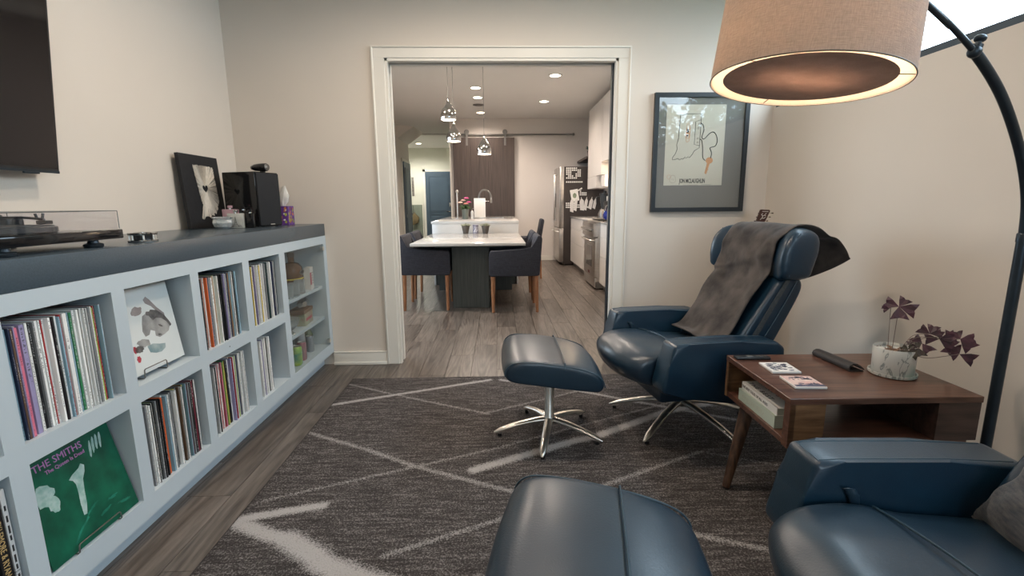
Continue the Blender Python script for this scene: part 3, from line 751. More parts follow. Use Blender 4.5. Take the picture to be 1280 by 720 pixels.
# ---------------------------------------------------------------- things on the countertop
# turntable
tt = thing('turntable', 'black turntable under a clear smoky dust cover on the countertop', 'turntable', (-1.505, 1.475, ZT))
bx('plinth', -.195, .195, -.225, .225, .025, .056, M_blackgloss, tt, bev=.003)
for (x, y) in ((.17, .125), (.17, -.163), (-.16, .17), (-.16, -.17)):
    f = lt('foot', [(0, .0005), (.024, .0005), (.027, .005), (.027, .012), (.016, .015), (.014, .026), (0, .026)], M_darkmetal, tt, 18, c=(x, y, 0))
lt('platter', [(0, .060), (.02, .056), (.148, .058), (.150, .060), (.150, .073), (.147, .075), (0, .075)], mat('platter_acrylic', (.06, .068, .078), .12, metal=.3, var=.05), tt, 48, c=(.01, -.035, 0))
lt('mat', [(0, .0752), (.142, .0752), (.142, .0775), (0, .0775)], mat('felt_mat', (.05, .055, .06), .8, var=.1), tt, 40, c=(.01, -.035, 0))
lt('spindle', [(0, .077), (.003, .077), (.003, .088), (0, .089)], M_polish, tt, 10, c=(.01, -.035, 0))
ab = bx('tonearm_base', -.145, -.075, .105, .165, .056, .098, M_darkmetal, tt, bev=.006); bx('counterweight', -.165, -.13, .112, .158, .082, .112, M_darkmetal, ab, bev=.01)
tb('tonearm', [(-.13, .135, .10), (-.05, .135, .10), (.03, .12, .094), (.075, .07, .088)], .0042, M_darkmetal, tt)
bx('headshell', .066, .096, .052, .078, .080, .092, M_black, tt, bev=.002)
ar = tb('arm_rest', [(-.02, .160, .056), (-.02, .160, .092)], .0045, M_darkmetal, tt)
tb('arm_cradle', [(-.02, .146, .112), (-.02, .150, .098), (-.02, .160, .092), (-.02, .170, .098), (-.02, .174, .112)], .004, M_darkmetal, ar)
M_smoke = glassmat('smoky_acrylic', (.94, .94, .95), .10)
M_cvedge = mat('cover_edge', (.10, .11, .115), .2, var=.05)
dc = bx('dust_cover', -.185, .185, -.217, .221, .117, .120, M_smoke, tt)
bx('cover_panel', .182, .185, -.217, .221, .057, .117, M_smoke, tt); bx('cover_panel', -.185, -.182, -.217, .221, .057, .117, M_smoke, tt)
bx('cover_panel', -.182, .182, .218, .221, .057, .117, M_smoke, tt); bx('cover_panel', -.182, .182, -.217, -.214, .057, .117, M_smoke, tt)
bm = bmesh.new()
for a, b_ in (((.186, -.217, .119), (.186, .222, .119)), ((.186, .222, .119), (-.186, .222, .119)), ((.186, .222, .119), (.186, .222, .058)), ((-.186, -.217, .119), (-.186, .222, .119)), ((-.186, .222, .119), (-.186, .222, .058))): tube(bm, [a, b_], .0013, 5)
fin('cover_edges', bm, M_cvedge, dc)
# small round dish of metal and dark glass
rd = thing('round_stand', 'small round metal and dark glass dish beside the turntable', 'dish', (-1.345, 1.835, ZT))
lt('base_disc', [(0, .0005), (.046, .0005), (.047, .003), (.047, .009), (.040, .011), (0, .011)], M_polish, rd, 24)
lt('glass_ring', [(.030, .011), (.034, .011), (.034, .027), (.030, .027)], mat('dark_glass', (.03, .035, .04), .08, var=.1), rd, 24)
lt('top_ring', [(.028, .027), (.045, .027), (.046, .030), (.046, .036), (.028, .036)], M_polish, rd, 24)
for k in range(7): tb('post', [(.040*math.cos(k*.9), .040*math.sin(k*.9), .010), (.040*math.cos(k*.9), .040*math.sin(k*.9), .028)], .0035, M_chrome, rd, 6)

# string-art canvas leaning on the wall
cv = thing('string_art', 'black canvas with cream string art of a state around a heart', 'picture', (-1.776, 2.812, ZT+.002), 0, rot=(0, -math.radians(3.5), 0))
M_board = mat('black_board', (.014, .014, .016), .75, var=.15, vscale=30)
M_string = mat('cream_string', (.62, .57, .50), .7, var=.08, vscale=60)
bx('canvas', -.022, 0, 0, .375, 0, .432, M_board, cv, bev=.0015, seg=1)
INd = [(.0, 1.0), (.03, .985), (.10, 1.0), (.55, 1.0), (.95, .985), (.97, .80), (.985, .60), (1.0, .33), (.96, .28), (.90, .25), (.88, .19), (.80, .14), (.76, .09), (.68, .12), (.62, .06), (.52, .075), (.42, .03), (.33, .06), (.20, .045), (.10, .0), (.02, .01), (.04, .06), (.10, .12), (.12, .19), (.17, .26), (.14, .33), (.13, .40), (.09, .5), (.06, .7), (.02, .85)]
def IN(y0, z0, w_, h): return [(y0+p[0]*w_, z0+p[1]*h) for p in INd]
def resample(P, n):
    P = P+[P[0]]; L_ = [math.dist(P[i], P[i+1]) for i in range(len(P)-1)]; T = sum(L_); out = []; i = 0; acc = 0
    for k in range(n):
        t = T*k/n
        while acc+L_[i] < t: acc += L_[i]; i += 1
        f = (t-acc)/L_[i]; out.append((P[i][0]*(1-f)+P[i+1][0]*f, P[i][1]*(1-f)+P[i+1][1]*f))
    return out
def heart(cy, cz, s, n=30):
    out = []
    for k in range(n):
        t = 2*PI*k/n; out.append((cy+s*16*math.sin(t)**3/17, cz+s*(13*math.cos(t)-5*math.cos(2*t)-2*math.cos(3*t)-math.cos(4*t))/17))
    return out
rim = resample(IN(.108, .052, .205, .320), 420); hc = (.192, .235); hp = heart(hc[0], hc[1], .029, 120)
bm = bmesh.new(); rs = random.Random(5)
for i, (y, z) in enumerate(rim):
    a = math.atan2(z-hc[1], y-hc[0]); best = min(hp, key=lambda q: abs(math.atan2(math.sin(math.atan2(q[1]-hc[1], q[0]-hc[0])-a), math.cos(math.atan2(q[1]-hc[1], q[0]-hc[0])-a))))
    if rs.random() < .10: continue
    tube(bm, [(.0035+rs.random()*.002, best[0], best[1]), (.0025+rs.random()*.003, y+rs.uniform(-.002, .002), z+rs.uniform(-.003, .003))], .00115, 3, cap=False)
st = fin('strings', bm, M_string, cv); tag(st, kind='stuff')

# bookshelf loudspeaker turned into the room
sp = thing('loudspeaker', 'glossy black loudspeaker with a tweeter pod on the countertop', 'speaker', (-1.484, 3.022, ZT), math.radians(72))
# local x runs along the grille, local y back along the glossy side
bx('cabinet_box', 0, .190, .012, .262, .004, .340, M_blackgloss, sp, bev=.002)
M_grille = mat('grille_cloth', (.020, .021, .024), .9, var=.1, vscale=200, bump=.3, bscale=700)
bx('grille', .005, .185, 0, .012, .010, .334, M_grille, sp, bev=.003)
bm = bmesh.new(); lathe(bm, [(.062, .0), (.066, .0006), (.070, 0)], 40); g = autosmooth(fin('driver_ring', bm, M_grille, sp, loc=(.095, -.0002, .215), rot=(PI/2, 0, 0)))
bx('maker_plate', .085, .120, -.0015, 0, .012, .018, M_chrome, sp)
for x in (.02, .17):
    for y in (.03, .24): lt('foot', [(0, 0.0003), (.01, .0003), (.01, .0045), (0, .0045)], M_black, sp, 10, c=(x, y, 0))
tw = autosmooth(fin('tweeter_pod', (lambda b: (lathe(b, [(0, -.002), (.014, 0), (.0225, .002), (.0245, .006), (.0245, .05), (.021, .09), (.012, .12), (0, .132)], 24), b)[1])(bmesh.new()), M_blackgloss, sp, loc=(.095, -.002, .371), rot=(-PI/2, 0, 0)))
lt('tweeter_grille', [(0, -.004), (.010, -.003), (.015, 0), (0, .001)], M_grey, tw, 16); lt('tweeter_ring', [(.0165, -.001), (.019, -.003), (.0215, -.0005), (.0165, 0)], M_grey, tw, 24)
bx('pod_mount', .088, .102, .02, .05, .339, .349, M_black, sp)

# perfume bottles and a faceted glass dish
dsh = tag(lt('glass_dish', [(0, .001), (.034, .001), (.046, .012), (.054, .034), (.050, .052), (.040, .060), (.048, .070), (.058, .066), (.046, .056), (.040, .046), (.030, .012), (0, .010)], M_crystal, None, 11, ang=5), 'faceted clear glass candle dish before the string art', 'dish')
dsh.location = (-1.615, 2.845, ZT)
M_pinkg = mat('pink_glass', (.42, .26, .30), .08, var=.08, spec=.8); M_cream = mat('pale_glass', (.50, .50, .46), .1, col2=(.36, .36, .34), vscale=30, spec=.8)
def perfume(name, label, x, y, w_, d_, h, m, capm, rz=.0, deco=None):
    p = thing(name, label, 'bottle', (x, y, ZT+.0008), rz)
    bx('glass_body', -w_/2, w_/2, -d_/2, d_/2, 0, h, m, p, bev=.004)
    lt('neck', [(.010, h), (.010, h+.006), (0, h+.006)], M_polish, p, 12)
    bx('cap', -.012, .012, -.010, .010, h+.006, h+.022, capm, p, bev=.003)
    if deco:
        bm = bmesh.new(); yy = -d_/2-.0006
        for q in ([(-.018, .006), (-.004, .030)], [(.018, .006), (.004, .030)], [(-.004, .030), (0, .068)], [(.004, .030), (0, .068)], [(-.010, .020), (.010, .020)], [(-.006, .034), (.006, .034)], [(-.034, .010), (.034, .010)], [(-.030, .016), (-.014, .016)], [(.014, .016), (.030, .016)]):
            tube(bm, [(q[0][0], yy, q[0][1]), (q[1][0], yy, q[1][1])], .0011, 4)
        fin('tower_print', bm, M_ink, p)
perfume('perfume_bottle', 'square pale perfume bottle with a dark tower print', -1.572, 2.915, .090, .030, .088, M_cream, M_polish, .15, deco=True)
perfume('perfume_bottle', 'square pink perfume bottle behind the pale one', -1.640, 2.985, .088, .030, .112, M_pinkg, M_pinkg, .1)
perfume('perfume_bottle', 'black perfume bottle touching the glossy side of the loudspeaker', -1.545, 2.955, .046, .026, .105, M_blackgloss, M_blackgloss, .2)
perfume('perfume_bottle', 'shorter black perfume bottle right of the pale one', -1.492, 2.925, .042, .026, .088, M_blackgloss, M_blackgloss, .1)

# tissue box
M_tis = mat('tissue_box_print', (.14, .05, .26), .5, var=.2, vscale=40); M_tis2 = mat('tissue_box_lime', (.45, .52, .08), .5, var=.1); M_tis3 = mat('tissue_box_orange', (.60, .22, .08), .5, var=.1)
tx = thing('tissue_box', 'purple and lime patterned tissue box behind the loudspeaker', 'tissue box', (-1.486, 3.37, ZT+.0006))
bx('carton', -.0475, .0475, -.0475, .0475, 0, .128, M_tis, tx, bev=.001, seg=1)
rt_ = random.Random(4)
for k in range(26):
    cx_, cz_ = rt_.uniform(-.038, .038), rt_.uniform(.012, .115)
    pr('printed_dot', blob(cx_, cz_, rt_.uniform(.004, .010), rt_.uniform(.004, .012), 8, k), -.0481, -.0474, (M_tis2, M_tis3, M_white)[k % 3], tx, axis='y')
    pr('printed_dot', blob(cx_, cz_, .007, .009, 8, k+50), .0474, .0481, (M_tis2, M_tis3)[k % 2], tx, axis='x')
bm = bmesh.new(); rings = []
for i, (z, r) in enumerate([(.128, .012), (.16, .024), (.20, .026), (.235, .018), (.262, .010)]):
    rings.append([(r*(1+.5*math.sin(3*a+i))*math.cos(a)+.004*i, r*.6*(1+.4*math.cos(4*a+i*2))*math.sin(a), z+.006*math.sin(5*a)) for a in [2*PI*k/18 for k in range(18)]])
loft(bm, rings, cap=False); o = fin('tissue', bm, M_paper, tx, True)

# television on the left wall, tilted down a little
tv = thing('television', 'large black flat television tilted forward on the left wall', 'television', (-1.772, 2.012, 1.338), 0, rot=(0, math.radians(5.6), 0))
bx('back_shell', -.022, 0, -1.23, 0, 0, .715, M_black, tv, bev=.003)
bx('bezel', 0, .004, -1.23, 0, 0, .715, M_black, tv)
bx('screen', .0035, .0048, -1.222, -.007, .014, .708, M_screen, tv)
tag(bx('bottom_trim', -.004, .0065, -1.23, 0, -.004, .006, M_darkmetal, tv), 'thin blue-grey bottom trim'); bx('receiver_bump', -.002, .0075, -.145, -.085, -.010, -.003, M_darkmetal, tv, bev=.001)
bx('wall_bracket', -.072, -.022, -.86, -.40, .2, .55, M_black, tv)
o = thing('media_box', 'small black box fixed to the wall below the television', 'box', (XL, 1.665, 1.235))
bx('box_body', 0.0005, .05, -.14, .135, .008, .07, M_black, o, bev=.003); bx('lower_lip', 0.0005, .045, -.14, .11, 0, .008, M_grey, o)
# ---------------------------------------------------------------- framed poster
pf = thing('framed_poster', 'black framed concert poster with a state outline and orange key', 'picture', (0, D-.002, 0))
x0, x1, z0, z1 = 1.117, 1.800, 1.133, 1.962
bm = bmesh.new(); fw_, dp = .030, .028
def mitre(bm, x0, x1, z0, z1, w_, y0, y1):
    o_ = [(x0, z0), (x1, z0), (x1, z1), (x0, z1)]; i_ = [(x0+w_, z0+w_), (x1-w_, z0+w_), (x1-w_, z1-w_), (x0+w_, z1-w_)]
    for k in range(4):
        k2 = (k+1) % 4
        prism(bm, [o_[k], o_[k2], i_[k2], i_[k]], y0, y1)
mitre(bm, x0, x1, z0, z1, fw_, -dp, 0); fin('frame', bm, mat('frame_black', (.018, .024, .030), .35, var=.1), pf)
bx('mat_board', x0+.02, x1-.02, -.014, -.010, z0+.02, z1-.02, mat('grey_mat_board', (.20, .185, .175), .8, var=.03), pf)
px0, px1, pz0, pz1 = 1.206, 1.634, 1.322, 1.883
po = bx('poster_sheet', px0, px1, -.0155, -.0145, pz0, pz1, mat('poster_paper', (.62, .56, .475), .8, var=.02), pf)
bx('glass', x0+.02, x1-.02, -.020, -.018, z0+.02, z1-.02, M_winglass, pf)
W_, H_ = px1-px0, pz1-pz0
def PQ(u, v): return (px0+u*W_, -.0160, pz1-v*H_)   # fractions of the sheet
# from the photo: sheet spans u 105..560, v 85..(85+~612) in the zoomed crop
def Zc(x, y): return PQ((x-104)/456.0, (y-85)/595.0)
bm = bmesh.new()
out = [(211, 156), (236, 164), (252, 152), (372, 152), (368, 400), (330, 422), (318, 446), (296, 474), (286, 464), (268, 478), (262, 466), (244, 486), (236, 476), (222, 490), (204, 476), (186, 486), (164, 488), (166, 468), (184, 446), (198, 408), (192, 378), (204, 330)]
tube(bm, [Zc(*p) for p in out], .0017, 5, closed=True)
tube(bm, [Zc(*p) for p in [(368, 196), (330, 208), (328, 374), (366, 384)]], .0014, 5)
for p in [(358, 226), (352, 256), (352, 331), (352, 360)]: tube(bm, [Zc(p[0]+6*math.cos(a), p[1]+6*math.sin(a)) for a in [k*PI/4 for k in range(8)]], .0009, 4, closed=True)
fin('outline_print', bm, M_ink, po)
bm = bmesh.new()
def spl(P, n=8):
    out = []
    for i in range(len(P)-1):
        p0, p1, p2, p3 = [Vector(P[max(0, min(len(P)-1, j))]) for j in (i-1, i, i+1, i+2)]
        for k in range(n):
            t = k/n; out.append(.5*((2*p1)+(p2-p0)*t+(2*p0-5*p1+4*p2-p3)*t*t+(3*p1-p0-3*p2+p3)*t**3))
    out.append(Vector(P[-1])); return out
tube(bm, [Zc(*p) for p in spl([(368, 218), (386, 232), (396, 268), (384, 322), (402, 334), (436, 300), (466, 284), (492, 304), (504, 350), (492, 386), (462, 396), (452, 404), (466, 440), (460, 478)])], .0028, 6)
tube(bm, [Zc(*p) for p in spl([(370, 336), (384, 348), (394, 400), (400, 470), (420, 494)])], .0028, 6)
fin('cord_print', bm, M_ink, po)
M_org = mat('orange_print', (.60, .28, .13), .6, var=.1, vscale=60)
bm = bmesh.new()
def flatpoly(bm, P, y0=-.0156, y1=-.0162): prism(bm, [(q[0], q[2]) for q in P], y0, y1)
flatpoly(bm, [Zc(452+28*math.cos(a), 494+24*math.sin(a)) for a in [k*PI/9 for k in range(18)]])
flatpoly(bm, [Zc(*p) for p in [(436, 506), (458, 512), (446, 556), (450, 562), (440, 572), (440, 582), (432, 598), (420, 588), (428, 552)]], -.0156, -.0163)
for (cx_, cy_) in ((276, 238), (274, 342)): tube(bm, [Zc(cx_+13*math.cos(a), cy_+14*math.sin(a)) for a in [k*PI/6 for k in range(12)]], .0013, 5, closed=True)
flatpoly(bm, [Zc(*p) for p in [(260, 250), (266, 256), (264, 326), (258, 332)]]); flatpoly(bm, [Zc(*p) for p in [(290, 250), (284, 256), (284, 326), (290, 332)]])
flatpoly(bm, [Zc(*p) for p in [(266, 290), (284, 290), (284, 300), (266, 300)]])
tube(bm, [Zc(144+15*math.cos(a), 616+16*math.sin(a)) for a in [k*PI/8 for k in range(16)]], .0009, 4, closed=True)
fin('key_print', bm, M_org, po)
bm = bmesh.new(); flatpoly(bm, [Zc(*p) for p in [(264, 262), (280, 262), (280, 288), (264, 288)]]); flatpoly(bm, [Zc(*p) for p in [(264, 304), (276, 304), (276, 314), (264, 314)]]); fin('tape_print', bm, M_ink, po)
bm = bmesh.new()
tube(bm, [Zc(174+24*math.cos(a)*(1+.1*math.sin(3*a)), 632+30*math.sin(a)) for a in [k*PI/10 for k in range(20)]], .0008, 4, closed=True)
tube(bm, [Zc(*p) for p in [(164, 636), (172, 630), (176, 640), (186, 632)]], .0008, 4); fin('sketch_print', bm, mat('brown_print', (.30, .20, .14), .6, var=.1), po)
text('name_lettering', 'JON MCLAUGHLIN', .043, M_ink, po, basis((1, 0, 0), (0, 0, 1), Zc(226, 661)), ext=.0004, sx=.52, bold=.0012)
for (a, b_, c) in ((160, 232, 680), (258, 372, 677), (398, 478, 675), (470, 505, 699)):
    bx('small_print', Zc(a, c)[0], Zc(b_, c)[0], -.0162, -.0156, Zc(0, c)[2]-.0012, Zc(0, c)[2]+.0012, M_taupe, po)

# ---------------------------------------------------------------- rug with its line pattern
LINES = [([(-1.02, 2.725), (-.071, 3.091)], .022, .85), ([(-1.015, 3.055), (-.677, 2.866), (-.073, 2.556)], .014, .6), ([(-.10, 2.56), (.485, 2.86)], .014, .5),
 ([(.004, 3.087), (.45, 2.901), (.80, 2.70), (1.3, 2.42)], .020, .8), ([(-1.02, 2.37), (-.656, 2.176), (-.405, 2.02), (.053, 1.8), (.5, 1.60), (1.0, 1.40)], .020, .6),
 ([(-.99, 1.778), (-.459, 1.989), (-.025, 2.164), (.5, 2.42), (1.1, 2.7)], .015, .5), ([(-.413, 1.452), (-.003, 1.631), (.427, 1.828), (.967, 2.09)], .018, .55),
 ([(-.126, 1.975), (.382, 2.227), (.468, 2.25), (.954, 2.54), (1.487, 2.71)], .034, .95), ([(.967, 2.09), (1.252, 1.964), (1.7, 1.8)], .014, .45),
 ([(.45, 1.60), (.65, 1.534), (.92, 1.43), (1.4, 1.2)], .018, .6), ([(-.72, 1.742), (-.863, 1.709), (-1.03, 1.662)], .030, 1.0),
 ([(-1.03, 1.66), (-.863, 1.578), (-.76, 1.545)], .040, 1.0), ([(-.78, 1.55), (-.66, 1.47), (-.60, 1.42), (-.49, 1.368), (-.2, 1.25)], .055, 1.0), ([(-1.03, .5), (-.4, .8), (.3, 1.1)], .02, .6)]
RX0, RX1, RY0, RY1 = -1.032, 1.92, .28, 3.172
import numpy as np
step = .0125; nx = int((RX1-RX0)/step); ny = int((RY1-RY0)/step)
xs = np.linspace(RX0, RX1, nx+1); ys_ = np.linspace(RY0, RY1, ny+1); gx, gy = np.meshgrid(xs, ys_)
val = np.zeros_like(gx)
for P, wd, s_ in LINES:
    for (ax, ay), (bx_, by) in zip(P, P[1:]):
        dx, dy = bx_-ax, by-ay; L2 = dx*dx+dy*dy; t = np.clip(((gx-ax)*dx+(gy-ay)*dy)/L2, 0, 1); d = np.hypot(gx-ax-t*dx, gy-ay-t*dy)
        val = np.maximum(val, s_*np.clip(1.35-d/wd, 0, 1))
edge = np.minimum.reduce([gx-RX0, RX1-gx, gy-RY0, RY1-gy]); rsn = np.random.RandomState(3)
gz = np.where(edge < .001, .001, .0102)+np.where(edge < .001, 0, rsn.uniform(-.0010, .0010, gx.shape))
me = bpy.data.meshes.new('rug'); V = np.stack([gx, gy, gz], -1).reshape(-1, 3); W1 = nx+1
idx = np.arange(V.shape[0]).reshape(gx.shape); F = np.stack([idx[:-1, :-1], idx[:-1, 1:], idx[1:, 1:], idx[1:, :-1]], -1).reshape(-1, 4)
me.vertices.add(len(V)); me.vertices.foreach_set('co', V.ravel()); me.loops.add(F.size); me.loops.foreach_set('vertex_index', F.ravel()); me.polygons.add(len(F))
me.polygons.foreach_set('loop_start', np.arange(0, F.size, 4)); me.polygons.foreach_set('loop_total', np.full(len(F), 4)); me.update(); me.validate()
at = me.attributes.new('stripe', 'FLOAT', 'POINT'); at.data.foreach_set('value', val.ravel().astype('f'))
m = mat('rug_pile', (.06, .05, .047), .95); N = m.node_tree.nodes; L = m.node_tree.links; b = N['Principled BSDF']; b.inputs['Specular IOR Level'].default_value = .1
tc = N.new('ShaderNodeTexCoord'); an = N.new('ShaderNodeAttribute'); an.attribute_name = 'stripe'
n1 = N.new('ShaderNodeTexNoise'); n1.inputs['Scale'].default_value = 170; n1.inputs['Detail'].default_value = 2; L.new(tc.outputs['Object'], n1.inputs['Vector'])
mp = N.new('ShaderNodeMapping'); mp.inputs['Scale'].default_value = (5, 45, 1); L.new(tc.outputs['Object'], mp.inputs['Vector'])
n2 = N.new('ShaderNodeTexNoise'); n2.inputs['Scale'].default_value = 1.3; n2.inputs['Detail'].default_value = 6; n2.inputs['Roughness'].default_value = .7; L.new(mp.outputs[0], n2.inputs['Vector'])
# speckled base
ad = N.new('ShaderNodeMath'); ad.operation = 'MULTIPLY_ADD'; ad.inputs[1].default_value = .9; L.new(n2.outputs['Fac'], ad.inputs[0]); L.new(n1.outputs['Fac'], ad.inputs[2])
hf = N.new('ShaderNodeMath'); hf.operation = 'MULTIPLY'; hf.inputs[1].default_value = .5; L.new(ad.outputs[0], hf.inputs[0])
cr = N.new('ShaderNodeValToRGB'); e = cr.color_ramp.elements; e[0].position = .40; e[0].color = (.036, .032, .031, 1); e[1].position = .60; e[1].color = (.20, .185, .18, 1)
el = cr.color_ramp.elements.new(.49); el.color = (.068, .061, .060, 1); L.new(hf.outputs[0], cr.inputs[0])
sb = N.new('ShaderNodeMath'); sb.operation = 'MULTIPLY_ADD'; sb.inputs[1].default_value = 1.3; L.new(n1.outputs['Fac'], sb.inputs[0]); L.new(an.outputs['Fac'], sb.inputs[2])
mr = N.new('ShaderNodeMapRange'); mr.inputs['From Min'].default_value = .92; mr.inputs['From Max'].default_value = 1.55; L.new(sb.outputs[0], mr.inputs['Value'])
mx = N.new('ShaderNodeMix'); mx.data_type = 'RGBA'; mx.inputs[7].default_value = (.36, .345, .34, 1); L.new(cr.outputs[0], mx.inputs[6]); L.new(mr.outputs[0], mx.inputs[0]); L.new(mx.outputs[2], b.inputs['Base Color'])
bp = N.new('ShaderNodeBump'); bp.inputs['Strength'].default_value = .8; bp.inputs['Distance'].default_value = .004; L.new(n1.outputs['Fac'], bp.inputs['Height']); L.new(bp.outputs[0], b.inputs['Normal'])
rug = link('rug', me, m); tag(rug, 'dark brown speckled area rug with pale crossing lines', 'rug')
rb = bx('rug_backing', RX0+.004, RX1-.004, RY0+.004, RY1-.004, 0.0005, .006, M_board, rug)
# ---------------------------------------------------------------- leather recliners and ottomans
def star(parent, r, hubz, a0, colr, col_top):
    bm = bmesh.new(); lathe(bm, [(0, hubz-.030), (colr*1.15, hubz-.030), (colr*1.2, hubz-.02), (colr*1.2, hubz+.01), (colr, hubz+.016), (colr, col_top), (0, col_top)], 24)
    autosmooth(fin('column', bm, M_chrome, parent))
    for k in range(5):
        a = a0+k*2*PI/5; P = []; R_ = []
        for i in range(9):
            t = i/8; rr = colr*.7+(r-colr*.7)*t; z = hubz-.006-(hubz-.028)*(t**1.7)
            P.append((rr*math.cos(a), rr*math.sin(a), z)); R_.append((.023-.006*t) if i < 8 else .006)
        bm = bmesh.new(); tube(bm, P, R_, 12, sy=.62); lg = autosmooth(fin('base_leg', bm, M_chrome, parent), 60)
        lt('glide', [(0, 0.0005), (.011, .0005), (.011, .016), (0, .016)], M_black, lg, 10, c=((r-.03)*math.cos(a), (r-.03)*math.sin(a), 0))


def wrinkle(p, s=1.0, seed=0.0):
    return noise.noise(Vector((p.x*9*s+seed, p.y*9*s, p.z*9*s)))


def cushion(name, prof, y0, y1, m, parent, ny=9, crown=.012, plan=None, endr=.022, lv=2, wr=.0):
    """closed side profile (x,z) swept along y with rounded ends"""
    cx_ = sum(p[0] for p in prof)/len(prof); cz_ = sum(p[1] for p in prof)/len(prof)
    ys2 = [y0, y0+endr*.25, y0+endr]+[y0+endr+(y1-y0-2*endr)*k/(ny-1) for k in range(1, ny-1)]+[y1-endr, y1-endr*.25, y1]
    rings = []
    for i, y in enumerate(ys2):
        de = min(y-y0, y1-y); f = 1-(max(0, 1-de/endr))**2*.09 if de < endr else 1
        if i in (0, len(ys2)-1): f = .86
        u = (y-(y0+y1)/2)/((y1-y0)/2); c = crown*(1-u*u); R_ = []
        for (x, z) in prof:
            X_ = cx_+(x-cx_)*f; Z_ = cz_+(z-cz_)*f
            if z > cz_: Z_ += c
            if plan: X_ += plan(x, u)
            q = Vector((X_, y, Z_))
            if wr and z > cz_: q.z += wrinkle(q)*wr
            R_.append(q)
        rings.append(R_)
    bm = bmesh.new(); loft(bm, rings); o = fin(name, bm, m, parent); subsurf(o, lv); return o


def ottoman(name, label, loc, rz, tilt, a0, wr=.004):
    t = thing(name, label, 'ottoman', (loc[0], loc[1], 0.0115), rz, 'blue leather ottomans')
    star(t, .292, .085, a0-rz, .0245, .345)
    bx('mount_plate', -.12, .12, -.10, .10, .330, .345, M_black, t, bev=.004)
    prof = [(-.222, .345), (-.250, .350), (-.268, .372), (-.270, .400), (-.254, .430), (-.215, .452), (-.12, .462), (0, .461), (.12, .452), (.205, .432), (.245, .402), (.260, .368), (.252, .344), (.235, .338), (.1, .338), (-.1, .342)]
    prof = [(p[0]*.955, p[1]) for p in prof]
    piv = Matrix.Translation((0, 0, .34)) @ Matrix.Rotation(tilt, 4, 'Y') @ Matrix.Translation((0, 0, -.34))
    c = cushion('cushion', prof, -.252, .252, M_leather_top, t, ny=9, crown=.008, wr=wr, plan=lambda x, u: -.014*u*u*(1 if x > 0 else -1), endr=.03)
    c.matrix_local = piv
    for s in (-1, 1):
        P = [Vector((p[0]*.930, s*.2440, .402+(p[1]-.402)*.90-.001)) for p in prof[2:12]]
        tb('piping', spl(P, 4), .0028, M_piping, c, 6)
    P = [Vector((.03, y*.01, .4665+.0078*(1-(y/24.)**2))) for y in range(-24, 25, 3)]
    tb('centre_seam', [(.03, -.250, .440)]+[tuple(p) for p in P]+[(.03, .250, .440)], .0030, M_piping, c, 6)
    return t


ottoman('ottoman', 'blue leather ottoman in front of the recliner with the brown blanket', (.255, 2.316), math.radians(0), math.radians(7), math.radians(-174.7))
ottoman('ottoman', 'blue leather ottoman nearest the camera at the bottom edge', (.218, .888), math.radians(-11), math.radians(7), math.radians(-150), wr=.006)


